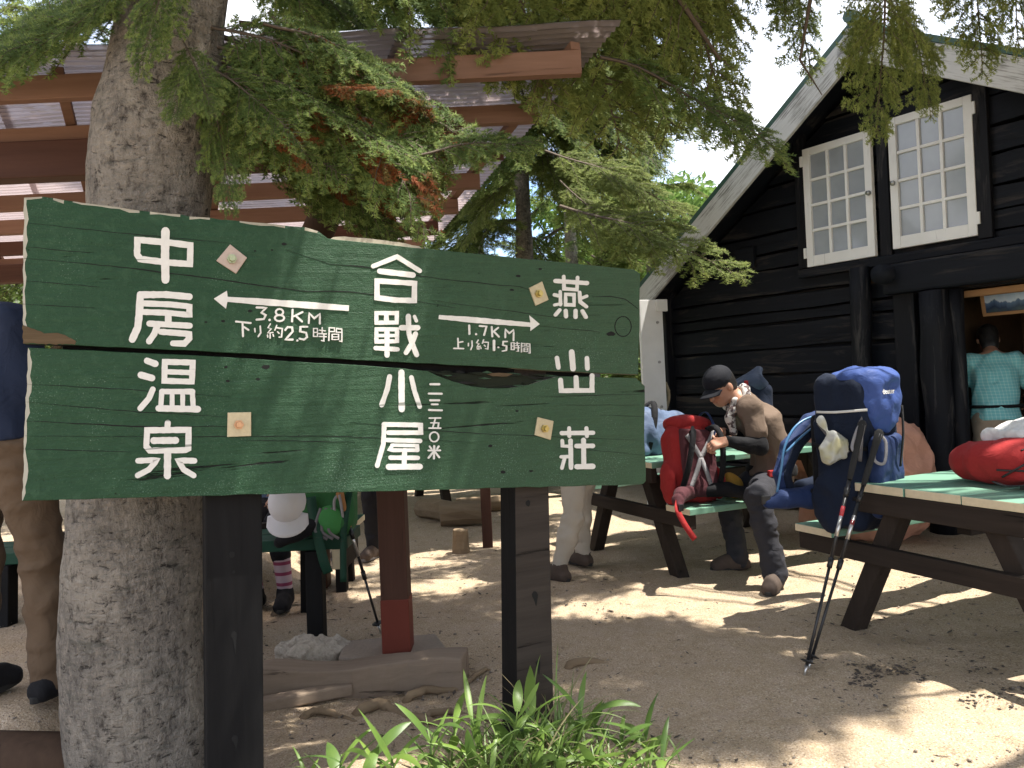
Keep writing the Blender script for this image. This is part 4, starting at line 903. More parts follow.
strokes(ch, *B_, [([(592, 97), (630, 111)], 31), ([(563, 163), (614, 177)], 32), ([(618, 230), (600, 272), (560, 318)], 28), ([(674, 102), (804, 105), (800, 194), (672, 190), (674, 102)], 27), ([(690, 148), (795, 152)], 24), ([(660, 240), (803, 240)], 26), ([(660, 245), (655, 312)], 24), ([(802, 245), (806, 312)], 24), ([(708, 248), (708, 310)], 22), ([(757, 248), (757, 310)], 22), ([(645, 318), (828, 322)], 30)], L)
strokes(ch, *B_, [([(688, 385), (685, 412)], 28), ([(592, 420), (785, 418), (783, 505), (770, 512), (605, 515), (588, 495), (592, 420)], 28), ([(622, 468), (725, 467)], 32), ([(687, 520), (686, 632)], 33), ([(550, 562), (638, 558), (600, 603), (548, 630)], 27), ([(812, 562), (736, 560), (762, 603), (808, 630)], 27)], L)
strokes(ch, *D_, [([(148, 168), (300, 107), (445, 198)], 30), ([(190, 200), (402, 225)], 36), ([(172, 262), (412, 278), (410, 388), (290, 385), (172, 370), (172, 262)], 34)], U)
strokes(ch, *D_, [([(168, 468), (299, 468), (298, 528), (168, 530), (168, 468)], 27), ([(232, 470), (232, 528)], 30), ([(168, 572), (300, 572), (300, 648), (168, 650), (168, 572)], 27), ([(172, 612), (298, 612)], 22), ([(235, 575), (236, 738)], 32), ([(163, 692), (302, 700)], 29), ([(372, 488), (376, 600), (398, 668), (425, 735)], 32), ([(328, 562), (432, 562)], 34), ([(411, 490), (423, 518)], 22), ([(418, 600), (396, 660), (357, 722)], 30)], U)
strokes(ch, *E_, [([(253, 106), (238, 185), (202, 288)], 31), ([(328, 80), (329, 200), (330, 315)], 40), ([(392, 112), (412, 200), (445, 298)], 30)], L)
strokes(ch, *E_, [([(216, 412), (450, 416), (452, 465), (245, 465)], 30), ([(235, 512), (448, 518)], 28), ([(218, 418), (212, 540), (173, 676)], 30), ([(268, 545), (428, 548), (432, 575)], 23), ([(268, 550), (252, 577), (432, 577)], 24), ([(258, 625), (432, 626)], 29), ([(348, 582), (345, 672)], 32), ([(246, 684), (446, 682)], 37)], L)
strokes(ch, *E_, [([(514, 155), (570, 155)], 14), ([(504, 215), (586, 216)], 13), ([(512, 258), (570, 258)], 13), ([(522, 284), (560, 284)], 12), ([(504, 320), (586, 322)], 13), ([(507, 372), (578, 371)], 10), ([(545, 375), (528, 434)], 9), ([(516, 402), (566, 402), (562, 434)], 9), ([(505, 436), (578, 436)], 10), ([(537+29*math.cos(a), 492+31*math.sin(a)) for a in np.linspace(0, 2*math.pi, 15)[:-1]]+[(537+29, 492)], 9), ([(500, 579), (575, 578)], 11), ([(537, 550), (535, 630)], 12), ([(508, 553), (520, 570)], 11), ([(566, 552), (555, 568)], 11), ([(530, 590), (500, 626)], 11), ([(543, 590), (568, 622)], 12)], L)
strokes(ch, *G_, [([(208, 124), (395, 137)], 25), ([(257, 98), (259, 170), (335, 176), (339, 104)], 21), ([(268, 203), (318, 205), (318, 266), (268, 264), (268, 203)], 20), ([(236, 187), (238, 265)], 19), ([(202, 206), (236, 214)], 21), ([(203, 266), (240, 258)], 18), ([(350, 192), (354, 248), (390, 276)], 21), ([(356, 228), (392, 214)], 19), ([(232, 296), (208, 324)], 22), ([(268, 300), (270, 334)], 23), ([(326, 300), (326, 338)], 23), ([(366, 302), (387, 338)], 22)], U)
strokes(ch, *G_, [([(217, 578), (226, 636)], 25), ([(304, 544), (312, 642)], 33), ([(394, 580), (397, 642)], 26)], U)
strokes(ch, *H_, [([(238, 118), (243, 182), (335, 180), (424, 180), (425, 92)], 28), ([(330, 104), (333, 172)], 29)], L)
strokes(ch, *H_, [([(246, 432), (430, 430)], 26), ([(289, 402), (290, 450)], 22), ([(391, 402), (394, 450)], 22), ([(297, 476), (300, 636)], 26), ([(248, 476), (250, 508), (294, 510)], 20), ([(242, 572), (294, 570)], 20), ([(262, 578), (246, 638)], 21), ([(332, 508), (428, 507)], 27), ([(373, 472), (375, 622)], 27), ([(334, 630), (428, 628)], 31)], L)
def arrow(org, sc, a, b, wd, head):
    mb = MB(); f = lambda p: (org[0]+p[0]/sc, org[1]+p[1]/sc); hw = wd/sc/2; a, b = f(a), f(b); n = 22
    dx, dy = b[0]-a[0], b[1]-a[1]; d_ = math.hypot(dx, dy); nx_, ny_ = -dy/d_, dx/d_
    up = []; dn = []
    for i in range(n+1):
        t = i/n; w1 = hw*(1+.10*rs.uniform(-1, 1))*(.85+.2*math.sin(3*t)); c = (a[0]+dx*t, a[1]+dy*t); up.append((c[0]+nx_*w1, c[1]+ny_*w1)); dn.append((c[0]-nx_*w1, c[1]-ny_*w1))
    vs = [(sp(*p)[0], l, sp(*p)[1]) for l in (-.0024, .001) for p in up+dn]; m = n+1; k = 2*m
    fs = [q for i in range(n) for q in ((i, i+1, m+i+1, m+i), (i, k+i, k+i+1, i+1), (m+i, m+i+1, k+m+i+1, k+m+i))]+[(0, m, k+m, k), (n, m+n, k+m+n, k+n)]
    mb.add(vs, fs); H = [sp(*f(p)) for p in head]; mb.prism(H, lambda u, v: (u, .001, v), lambda u, v: (u, -.0028, v))
    mb.build('arrow', M_letter, U)
arrow(*C_, (150, 186), (952, 245), 40, [(88, 184), (172, 133), (178, 188), (166, 248)])
arrow(*F_, (74, 146), (865, 212), 44, [(846, 132), (934, 206), (855, 264), (858, 206)])
tx = 'painted_text'
def loop(cx, cy, rx, ry, n=12): return [(cx+rx*math.cos(a), cy+ry*math.sin(a)) for a in np.linspace(0, 2*math.pi, n+1)[:-1]]+[(cx+rx, cy)]
strokes(tx, *C_, [([(362, 240), (425, 242), (392, 272), (420, 290), (408, 314), (362, 318)], 13), ([(445, 320)], 16), (loop(508, 270, 24, 20), 12), (loop(508, 308, 30, 20), 12), ([(592, 255), (588, 330)], 13), ([(655, 270), (597, 298)], 12), ([(612, 294), (652, 330)], 13), ([(695, 340), (698, 277), (730, 310), (766, 282), (766, 344)], 12)], U)
strokes(tx, *C_, [([(230, 330), (324, 340)], 12), ([(272, 342), (275, 424)], 13), ([(282, 366), (310, 384)], 12), ([(350, 375), (352, 396)], 9), ([(385, 360), (388, 402), (372, 426)], 10), ([(450, 345), (434, 370), (456, 376), (432, 404), (466, 400)], 8), ([(448, 406), (448, 436)], 8), ([(431, 416), (433, 430)], 8), ([(466, 412), (470, 424)], 8), ([(490, 355), (478, 386)], 8), ([(490, 370), (526, 376), (520, 430), (506, 430)], 9), ([(495, 396), (505, 406)], 8), ([(545, 385), (560, 366), (588, 368), (592, 394), (546, 446), (592, 446)], 13), ([(622, 452)], 14), ([(685, 364), (642, 364), (640, 394), (678, 402), (684, 430), (664, 446), (636, 440)], 12), ([(725, 375), (750, 375), (750, 426), (725, 426), (725, 375)], 7), ([(727, 400), (748, 400)], 7), ([(762, 386), (800, 390)], 8), ([(780, 370), (780, 404)], 8), ([(758, 408), (806, 410)], 8), ([(760, 426), (806, 428)], 8), ([(791, 412), (790, 456), (776, 452)], 8), ([(825, 370), (822, 452)], 8), ([(829, 371), (858, 372), (858, 395), (828, 395)], 7), ([(870, 398), (870, 375), (905, 380), (905, 460), (892, 455)], 8), ([(872, 399), (903, 400)], 7), ([(843, 412), (884, 412), (884, 446), (843, 446), (843, 412)], 7), ([(846, 429), (882, 429)], 6)], U)
strokes(tx, *F_, [([(333, 217), (335, 290)], 17), ([(392, 292)], 18), ([(422, 222), (480, 226), (460, 300)], 15), ([(525, 230), (530, 312)], 15), ([(580, 237), (534, 274)], 14), ([(546, 272), (586, 314)], 15), ([(640, 320), (640, 252), (675, 284), (712, 256), (710, 345)], 14)], U)
strokes(tx, *F_, [([(237, 328), (240, 408)], 13), ([(246, 362), (278, 356)], 12), ([(202, 413), (284, 415)], 13), ([(326, 370), (326, 392)], 10), ([(356, 350), (358, 392), (346, 424)], 10), ([(410, 342), (396, 366), (416, 374), (398, 398), (428, 394)], 9), ([(415, 398), (415, 422)], 9), ([(400, 406), (402, 420)], 8), ([(430, 404), (433, 416)], 8), ([(455, 340), (445, 370)], 9), ([(455, 360), (495, 362), (490, 420), (472, 415)], 9), ([(460, 385), (470, 396)], 8), ([(543, 348), (543, 428)], 19), ([(580, 405)], 15), ([(655, 355), (622, 355), (618, 386), (650, 394), (648, 430), (616, 436)], 12), ([(690, 365), (714, 365), (714, 424), (690, 424), (690, 365)], 8), ([(692, 394), (712, 394)], 7), ([(725, 371), (757, 371)], 7), ([(740, 360), (740, 388)], 7), ([(720, 391), (758, 391)], 7), ([(722, 409), (758, 409)], 7), ([(748, 395), (748, 440), (736, 438)], 7), ([(776, 370), (776, 445)], 7), ([(779, 371), (804, 372), (804, 394), (779, 394)], 6), ([(818, 394), (818, 373), (846, 376), (848, 455), (836, 453)], 7), ([(820, 395), (844, 396)], 6), ([(796, 410), (828, 410), (828, 441), (796, 441), (796, 410)], 6), ([(798, 426), (826, 426)], 5)], U)
# bolts on square washers
M_zinc = m_plain('yellow_zinc_plate', (.50, .43, .28), .42, .25, 90, metal=.35)
M_pinkw = m_plain('aged_pinkish_plate', (.47, .37, .31), .5, .2, 90, metal=.25)
M_brass = m_plain('brassy_bolt', (.50, .40, .14), .32, .3, 120, metal=.8)
M_gbolt = m_plain('green_tarnished_bolt', (.38, .42, .26), .4, .3, 150, metal=.5)
M_copper = m_plain('coppery_bolt', (.55, .32, .18), .4, .25, 150, metal=.6)
for cx, cy, corners, mw, mbolt, par in ((231.5, 259.5, [(230, 244.5), (247, 258), (236, 274), (216, 261)], M_pinkw, M_gbolt, U), (238.5, 424.5, [(227.5, 412.5), (251, 412), (251, 436), (227, 437)], M_zinc, M_copper, L), (537.5, 294, [(528.5, 288), (541.5, 281.5), (548, 300), (535, 306)], M_zinc, M_brass, U), (543.5, 428.5, [(537, 417), (553, 421), (550, 440), (534, 435)], M_zinc, M_brass, L)):
    q = [sp(*p) for p in corners]; o = MB().prism(q, lambda u, v: (u, .001, v), lambda u, v: (u, -.0065, v)).build('washer', mw, par, bevel=.0015)
    u, v = sp(cx, cy); mb = MB(); mb.tube([(u, -.006, v), (u, -.018, v)], .0145, 6); mb.tube([(u, -.018, v), (u, -.029, v)], [.0098, .0085], 12); mb.build('bolt', mbolt, o)
# ------------------------------------------------------------------ picnic tables
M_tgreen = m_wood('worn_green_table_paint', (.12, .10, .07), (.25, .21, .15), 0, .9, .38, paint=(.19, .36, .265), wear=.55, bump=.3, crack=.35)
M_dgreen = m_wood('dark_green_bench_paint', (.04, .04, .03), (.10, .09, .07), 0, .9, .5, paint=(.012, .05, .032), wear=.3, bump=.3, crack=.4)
M_cream = m_plain('cream_end_paint', (.68, .58, .40), .6, .22, 40, .3)
M_tdark = m_wood('dark_brown_table_frame', (.016, .012, .010), (.055, .041, .033), 1, .9, .75, bump=.7, crack=.7)
M_tleg = m_wood('dark_brown_table_leg', (.016, .012, .010), (.060, .045, .036), 2, .9, .75, bump=.7, crack=.7)
def plank(x0, x1, y0, y1, z0, z1):
    mb = MB(); mb.box(((x0+x1)/2, (y0+y1)/2, (z0+z1)/2), ((x1-x0)/2, (y1-y0)/2, (z1-z0)/2)); mb.mi = [0]*6; mb.mi[4] = 1; mb.mi[5] = 1; return mb
def picnic_table(label, loc, rz, length, top=M_tgreen, group='picnic tables in the yard'):
    t = thing('picnic_table', label, 'table', (*loc, 0), rz, group)
    for i in range(3):
        o = plank(rs.uniform(-.006, .006), length+rs.uniform(-.01, .01), -.415+.278*i, -.415+.278*i+.272, .702, .740+.0015*i).build('top_plank', [top, M_cream], t, bevel=.004)
    for s in (-1, 1):
        plank(-.01, length, min(s*.565, s*.815), max(s*.565, s*.815), .448, .487).build('bench_plank', [top, M_cream], t, bevel=.004)
    for xx, sd in ((.024, 1), (length-.024, -1)):
        MB().box((xx, 0, .652), (.022, .40, .049)).build('top_bearer', M_tdark, t, bevel=.004)
        b = MB(); b.box((xx, 0, .402), (.022, .80, .044)); b.build('bench_bearer', M_tdark, t, bevel=.004)
        for s in (-1, 1):
            MB().bar((xx+sd*.068, s*.20, .699), (xx+sd*.068, s*.56, -.04), .09, .085, (0, 1, 0)).build('leg', M_tleg, t, bevel=.005)
    MB().bar((.2, 0, .56), (length-.2, 0, .56), .07, .06).build('tie_beam', M_tdark, t, bevel=.004)
    return t
TR = math.atan2(.4, .915); TD = norm((.915, .4, 0)); TN = np.array((-TD[1], TD[0], 0))
R1 = V(1.806, 3.38, 0); R2 = V(.724, 5.446, 0)
picnic_table('green topped picnic table nearest on the right with red pack on it', R1[:2], TR, 1.8)
picnic_table('green topped picnic table where the man in the brown shirt sits', R2[:2], TR, 1.62)
picnic_table('far picnic table beyond the cut logs and stump', (-1.05, 8.75), TR, 1.7)
# bench under the shelter
b = thing('bench', 'dark green bench with black legs under the shelter beside the big trunk', 'bench', (-1.0, 4.02, 0))
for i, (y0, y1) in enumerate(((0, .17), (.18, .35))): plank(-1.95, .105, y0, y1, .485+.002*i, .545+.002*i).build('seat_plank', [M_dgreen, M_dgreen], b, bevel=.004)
for xx in (.0, -1.62):
    mb = MB().box((xx+.055, .175, .43), (.036, .165, .053)); mb.mi = [0, 0, 1, 0, 0, 0]; mb.build('seat_bearer', [M_tdark, M_cream], b, bevel=.004)
    MB().bar((xx-.07, .02, .48), (xx-.07, -.02, -.03), .085, .085, (0, 1, 0)).build('leg', M_pdark, b, bevel=.005)
    MB().bar((xx-.20, .42, .60), (xx-.28, .62, -.03), .085, .085, (0, 1, 0)).build('leg', M_pdark, b, bevel=.005)
MB().bar((.02, .40, .53), (-1.8, .40, .53), .05, .09).build('rail', M_tdark, b, bevel=.004)

# ------------------------------------------------------------------ packs
M_red = m_fabric('red_pack_cloth', (.33, .026, .026)); M_maroon = m_fabric('maroon_mesh_panel', (.085, .028, .034)); M_grey = m_fabric('grey_pack_cloth', (.16, .155, .16))
M_navy = m_fabric('navy_pack_cloth', (.022, .040, .115), .7); M_navyd = m_fabric('dark_navy_pack_cloth', (.010, .016, .034)); M_cobalt = m_fabric('cobalt_pack_lid', (.045, .085, .27), .6)
M_black_f = m_fabric('black_webbing', (.012, .012, .014)); M_pgreen = m_fabric('green_pack_cloth', (.035, .13, .045)); M_bgrey = m_fabric('blue_grey_rain_cloth', (.10, .14, .23), .6)
M_plast = m_plain('black_plastic', (.012, .012, .013), .4, .2, 60, .1); M_wcloth = m_fabric('white_cloth', (.74, .73, .70), fold=22); M_hose = m_plain('pale_blue_tube', (.07, .20, .38), .35, .1, 30)
M_lgrey = m_fabric('light_grey_binding', (.30, .29, .30)); M_slate = m_fabric('slate_rain_cloth', (.05, .068, .11), .6); M_orangef = m_fabric('orange_pocket_cloth', (.55, .11, .03))
def fr3(f):
    """pack axes from the direction its back panel faces: side, back panel, up"""
    h = norm(f); u = norm(np.array((0, 0, 1.0))-h*h[2]); return np.stack([np.cross(h, u), h, u])
def strap(name, pts, wd, m, par, off, nrm=(0, -1, 0), th=.004):
    q = []; pts = [np.asarray(p, float) for p in pts]; n = len(pts)
    for i in range(n-1):
        p0, p1, p2, p3 = pts[max(i-1, 0)], pts[i], pts[i+1], pts[min(i+2, n-1)]
        for k in range(6):
            t = k/6; q.append(.5*((2*p1)+(-p0+p2)*t+(2*p0-5*p1+4*p2-p3)*t*t+(-p0+3*p1-3*p2+p3)*t**3))
    q.append(pts[-1]); return MB().ribbon(q, wd, nrm, th).build(name, m, par, True, off=off)
def hang_tube(name, pts, r, m, par, off, n=8):
    q = []; pts = [np.asarray(p, float) for p in pts]; k_ = len(pts)
    for i in range(k_-1):
        p0, p1, p2, p3 = pts[max(i-1, 0)], pts[i], pts[i+1], pts[min(i+2, k_-1)]
        for k in range(6):
            t = k/6; q.append(.5*((2*p1)+(-p0+p2)*t+(2*p0-5*p1+4*p2-p3)*t*t+(-p0+3*p1-3*p2+p3)*t**3))
    q.append(pts[-1]); return MB().tube(q, r, n).build(name, m, par, True, off=off)
# red pack on the bench of the middle table
o0 = R2+TD*.15-TN*.70+V(0, 0, .49); A = fr3((.36, -.93, .10)); s_, h_, u_ = A
u_ = norm(u_+s_*-.10); A = np.stack([s_, h_, u_])
def W(a, b, c, o=None): return (o0 if o is None else o)+A[0]*a+A[1]*b+A[2]*c
pk = thing('backpack', 'red hiking backpack with maroon back panel standing on the bench before the man', 'backpack', o0)
soft('bag', [bx(W(0, -.11, .24), (.15, .11, .235), .07, A), el(W(0, -.11, .46), (.15, .11, .07), A), bx(W(0, -.21, .2), (.11, .05, .16), .045, A), el(W(-.16, -.1, .14), (.035, .08, .14), A), el(W(.16, -.1, .14), (.035, .08, .14), A)], M_red, pk, .011, .03, o0, wrinkle=[(-.008, (12, 12, 9), 2), (.003, (34, 34, 26), 5)])
soft('back_panel', [bx(W(0, .005, .27), (.125, .018, .20), .016, A), el(W(0, .01, .10), (.11, .025, .06), A)], M_maroon, pk, .009, .02, o0, wrinkle=[(.002, (20, 20, 20), 3)])
cx_ = W(0, .027, .29)
for e_ in ((-.105, .025, .455), (.10, .025, .44), (-.075, .028, .10), (.085, .028, .09)): strap('frame_stay', [cx_, (cx_+W(*e_))/2+A[1]*.006, W(*e_)], .030, M_lgrey, pk, o0, A[1], .006)
for sg in (-1, 1):
    strap('shoulder_strap', [W(.06*sg, .01, .46), W(.085*sg, .075, .47), W(.11*sg, .10, .38), W(.13*sg, .075, .22), W(.14*sg, .02, .10)], .036, M_black_f, pk, o0, A[1], .012)
    soft('hip_belt', chain([W(.06*sg, .0, .08), W(.17*sg, .06, .075), W(.24*sg, .13, .05), W(.265*sg, .19, .02)], [.045, .045, .035, .022]), M_black_f if sg < 0 else M_maroon, pk, .010, .02, o0)
    MB().box(W(.27*sg, .205, .01), (.016, .008, .02), A).build('buckle', M_plast, pk, off=o0, bevel=.003)
strap('hanging_strap', [W(.255, .15, .05), W(.29, .20, 0), W(.26, .23, -.09), W(.20, .24, -.18)], .036, M_red, pk, o0, (.3, -.95, 0))
for a, b_ in ((-.155, .10), (-.10, .36)): strap('side_strap', [W(-.155, -.02, b_), W(-.172, -.12, b_+.03), W(-.12, -.23, b_+.05)], .018, M_black_f, pk, o0, -A[0])
strap('lid_strap', [W(-.09, .02, .36), W(-.11, .025, .47), W(-.10, -.06, .58), W(-.09, -.2, .5)], .02, M_navy, pk, o0, A[2])
soft('side_pocket', [el(W(-.175, -.05, .12), (.04, .07, .11), A)], M_red, pk, .010, .02, o0, wrinkle=[(.006, (18, 18, 14), 8)])
soft('lid', [el(W(0, -.12, .52), (.15, .12, .05), A), bx(W(0, -.12, .505), (.13, .10, .035), .03, A)], M_red, pk, .010, .03, o0, wrinkle=[(.006, (16, 16, 12), 9)])
# blue pack on the far bench of the near table
o0 = R1+TD*.085+TN*.70+V(0, 0, .488); A = fr3((-.6, .8, 0)); A = np.stack([A[0], A[1], norm(A[2]+A[1]*-.06+A[0]*.02)])
pk = thing('backpack', 'tall navy hiking backpack with cobalt lid standing against the near table', 'backpack', o0)
soft('bag', [bx(W(0, -.15, .26), (.155, .125, .26), .07, A), bx(W(0, -.15, .60), (.172, .15, .18), .075, A), el(W(.0, -.27, .25), (.13, .06, .2), A), el(W(-.17, -.13, .15), (.04, .09, .15), A), el(W(.17, -.13, .15), (.04, .09, .15), A)], M_navyd, pk, .012, .04, o0, wrinkle=[(-.011, (9, 9, 7), 12), (.004, (30, 30, 22), 15)])
soft('lid', [bx(W(.014, -.225, .685), (.162, .105, .12), .075, A), el(W(.01, -.19, .765), (.150, .15, .045), A), el(W(.01, -.285, .60), (.135, .055, .12), A)], M_cobalt, pk, .011, .04, o0, wrinkle=[(-.011, (10, 10, 9), 22), (.004, (30, 30, 26), 25)])
soft('front_pocket', [bx(W(0, -.325, .28), (.12, .035, .20), .03, A)], M_navy, pk, .011, .03, o0, wrinkle=[(-.009, (12, 12, 8), 32)])
soft('back_panel', [bx(W(0, -.015, .32), (.12, .03, .26), .028, A)], M_black_f, pk, .012, .03, o0)
for k, (dx_, dz_) in enumerate(((-.04, 0), (.07, -.03))):
    soft('shoulder_strap', chain([P(836+8*k, 408, 4.16), P(812+dx_*100, 420, 4.10), P(790+dx_*80, 446, 4.02), P(781+dx_*60, 474, 3.98), P(786+dx_*80, 494, 4.0), P(810, 506, 4.1)], [.028, .032, .032, .028, .022, .016]), M_navyd if k else M_navy, pk, .009, .015, o0)
soft('hip_belt', chain([P(842, 500, 4.05), P(812, 497, 3.99), P(785, 499, 3.94), P(768, 503, 3.94)], [.06, .058, .045, .028]), M_navy, pk, .011, .03, o0, wrinkle=[(.006, (16, 16, 16), 41)])
soft('hip_belt', chain([P(850, 490, 4.4), P(820, 484, 4.36), P(800, 486, 4.30)], [.055, .05, .035]), M_navyd, pk, .012, .03, o0)
MB().box(P(766, 500, 3.93), (.022, .008, .022)).build('buckle', M_plast, pk, off=o0, bevel=.004)
hang_tube('drinking_tube', [P(838, 424, 4.12), P(818, 416, 4.05), P(797, 425, 3.99), P(785, 446, 3.95), P(781, 470, 3.93), P(777, 492, 3.93)], .0062, M_hose, pk, o0)
hang_tube('drinking_tube', [P(815, 426, 4.04), P(801, 437, 3.98), P(786, 452, 3.94)], .0055, M_hose, pk, o0)
for z_ in (.20, .44): strap('side_strap', [W(-.165, -.02, z_), W(-.185, -.14, z_-.03), W(-.13, -.29, z_-.02)], .02, M_black_f, pk, o0, -A[0])
strap('side_strap', [W(-.15, -.03, .56), W(-.19, -.15, .46), W(-.17, -.22, .40)], .022, M_grey, pk, o0, -A[0])
strap('lid_strap', [W(-.15, -.26, .62), W(-.165, -.28, .50), W(-.155, -.27, .36)], .018, M_grey, pk, o0, -A[0])
strap('lid_strap', [W(.05, -.365, .62), W(.05, -.375, .48), W(.05, -.365, .32)], .018, M_black_f, pk, o0, -A[1])
strap('piping', [W(-.178, -.05, .60), W(-.19, -.16, .60), W(-.17, -.31, .61)], .012, M_wcloth, pk, o0, -A[0])
fc = bpy.data.curves.new('logo_text', 'FONT'); fc.body = 'deuter'; fc.size = .038; fc.align_x = 'CENTER'; fc.extrude = .001; fc.shear = .15
tmp = bpy.data.objects.new('logo_text', fc); COL.objects.link(tmp); dg = bpy.context.evaluated_depsgraph_get(); lm = bpy.data.meshes.new_from_object(tmp.evaluated_get(dg)); bpy.data.objects.remove(tmp)
lg = link_mesh('logo_text', lm, M_wcloth, pk); lx = -A[0]*1.0
lz = norm(-A[1]*.93+V(0, 0, .30)-A[0]*.05); lxx = norm(A[2]*0+np.cross(V(0, 0, 1), lz)); ly = np.cross(lz, lxx); lc = W(-.03, -.342, .68)-o0
lg.matrix_local = Matrix([[lxx[i], ly[i], lz[i], lc[i]] for i in range(3)]+[[0, 0, 0, 1]])
mb = MB(); ec = lc+ly*.062
mb.add([ec+lxx*a+ly*b+lz*.001 for a, b in ((-.014, -.012), (.006, -.014), (.016, .004), (.004, .022), (-.004, .034), (-.006, .012), (-.018, .006))], [tuple(range(7))]); mb.build('logo_mark', M_wcloth, pk, fixn=False)
# plastic bag hanging on the blue pack
tb_ = NT('thin_white_plastic'); n_ = tb_.noise(tb_.coord(), 28, 4, .6); n2_ = tb_.noise(tb_.coord(), 9, 2)
c_ = tb_.mix(tb_.ramp(n2_.outputs[0], [(.48, 0.0), (.60, 1.0)]), (.72, .73, .70), (.66, .62, .36)); tb_.set(Base_Color=c_, Roughness=.3, Normal=tb_.bump(n_.outputs[0], .7, .01))
tl_ = tb_.n('BsdfTranslucent', {'Color': (.8, .8, .76)}); tpp = tb_.n('BsdfTransparent', {'Color': (.95, .95, .95)}); mx_ = tb_.n('MixShader', {0: .4, 1: tb_.b, 2: tl_}); mx2 = tb_.n('MixShader', {0: .12, 1: mx_, 2: tpp}); tb_.t.links.new(mx2.outputs[0], tb_.out.inputs[0])
c0 = P(832, 445, 3.77)
bg = soft('plastic_bag', [el(c0+V(.005, 0, -.01), (.060, .042, .066)), el(c0+V(-.01, 0, -.055), (.045, .036, .034)), el(c0+V(.034, 0, -.018), (.036, .034, .044))]+chain([c0+V(-.012, 0, .05), c0+V(-.03, .01, .095), c0+V(-.042, .02, .125)], [.026, .010, .018]), tb_.m, None, .008, .03, c0, wrinkle=[(-.015, (17, 17, 11), 52), (.004, (60, 60, 40), 55)])
bg.location = c0; tag(bg, 'knotted white plastic bag hanging on the side of the navy backpack', 'bag')
# trekking poles against the near table
M_pole = m_plain('black_pole', (.014, .014, .016), .35, .2, 60); M_silver = m_plain('silver_tube', (.55, .54, .53), .3, .15, 60, metal=.9); M_cork = m_plain('cork_grip', (.36, .17, .06), .8, .3, 60, .4); M_foam = m_plain('black_foam_grip', (.018, .018, .018), .9, .2, 120, .3); M_redpl = m_plain('red_print', (.5, .04, .05), .4, .1, 30)
def pole(label, a, b, grip, bands, group=None, loop_side=.03):
    t = thing('trekking_pole', label, 'trekking pole', a, 0, group); a = np.asarray(a, float); b = np.asarray(b, float); d = b-a; L_ = np.linalg.norm(d); x = d/L_
    at = lambda s: a+x*s
    MB().tube([at(0), at(.03), at(.05)], [.004, .006, .009], 8).build('tip', M_silver, t, True, off=a)
    MB().tube([at(.05), at(L_*.42)], .0068, 10).build('shaft', M_pole, t, True, off=a); MB().tube([at(L_*.42), at(L_*.75)], .0085, 10).build('shaft', M_pole, t, True, off=a)
    for s0, s1, m in bands: MB().tube([at(L_*s0), at(L_*s1)], .0094, 10).build('band', m, t, True, off=a)
    for s in (.42, .70): MB().tube([at(L_*s-.025), at(L_*s+.02)], [.0115, .0125], 10).build('clamp', M_plast, t, True, off=a)
    MB().tube([at(.062), at(.066), at(.072)], [.018, .032, .012], 14).build('basket', M_plast, t, True, off=a)
    MB().tube([at(L_*.75), at(L_*.80), at(L_*.88), at(L_*.93), at(L_-.015), at(L_)], [.011, .014, .0135, .016, .021, .012], 12).build('grip', grip, t, True, off=a)
    s = norm(np.cross(x, (0, 1, 0))); strap('wrist_loop', [at(L_-.02), at(L_-.02)+s*loop_side+V(0, -.01, -.03), at(L_-.10)+s*loop_side*1.4+V(0, -.012, -.05), at(L_-.11)+s*.01+V(0, -.015, -.04), at(L_-.02)+V(0, -.018, 0)], .014, M_lgrey if loop_side != .031 else M_black_f, t, a)
    return t
q0 = G(804, 677); q1 = G(808, 671)
pole('black trekking pole leaning against the near table, left one of the pair', q0, P(863, 421, 3.68), M_foam, [(.52, .60, M_silver), (.60, .64, M_redpl)], 'pair of poles at the near table')
pole('black trekking pole leaning against the near table, right one of the pair', q1, P(880, 430, 3.70), M_foam, [(.52, .62, M_silver), (.58, .60, M_redpl)], 'pair of poles at the near table', -.03)
q0 = G(381, 634); pole('black trekking pole with cork grip leaning by the green pack under the sign', q0, P(339, 490, 3.98), M_cork, [(.55, .72, M_silver)])
# red pack lying on the near table, white towel over it
o0 = R1+TD*.44+TN*-.02+V(0, 0, .744); o0 = V(2.235, 3.47, .744); A = np.stack([TD, TN, V(0, 0, 1)])
pk = thing('backpack', 'red backpack lying flat on the near picnic table under a white towel', 'backpack', o0)
soft('bag', [bx(W(.06, .06, .095), (.20, .19, .085), .08, A), el(W(.0, .02, .105), (.15, .18, .085), A), el(W(.12, .0, .115), (.19, .19, .09), A)], M_red, pk, .010, .05, o0, wrinkle=[(-.010, (8, 8, 8), 61), (.003, (30, 30, 26), 63)])
soft('side_panel', [bx(W(.145, -.02, .098), (.085, .205, .092), .05, A)], M_grey, pk, .011, .03, o0, wrinkle=[(.005, (14, 14, 12), 65)])
strap('piping', [W(-.16, -.05, .05), W(-.135, -.135, .11), W(-.03, -.175, .16), W(.08, -.215, .17), W(.22, -.19, .15)], .008, M_plast, pk, o0, (-.3, -.8, .5), .005)
strap('piping', [W(-.10, -.1, .165), W(0, -.10, .185), W(.12, -.08, .20)], .007, M_plast, pk, o0, (0, 0, 1), .005)
for dx_, dy_ in ((-.12, -.13), (-.01, -.18), (-.03, -.16)): MB().box(W(dx_, dy_, .012), (.028, .016, .010), A).build('buckle', M_plast, pk, off=o0, bevel=.004)
strap('zip', [W(-.165, -.03, .08), W(-.115, -.135, .08), W(-.03, -.178, .085), W(.06, -.20, .09)], .008, M_plast, pk, o0, (-.3, -.9, .2), .006)
strap('webbing', [W(.03, -.14, .215), W(.035, -.20, .13), W(.04, -.20, .03)], .018, M_plast, pk, o0, (0, -1, 0), .006)
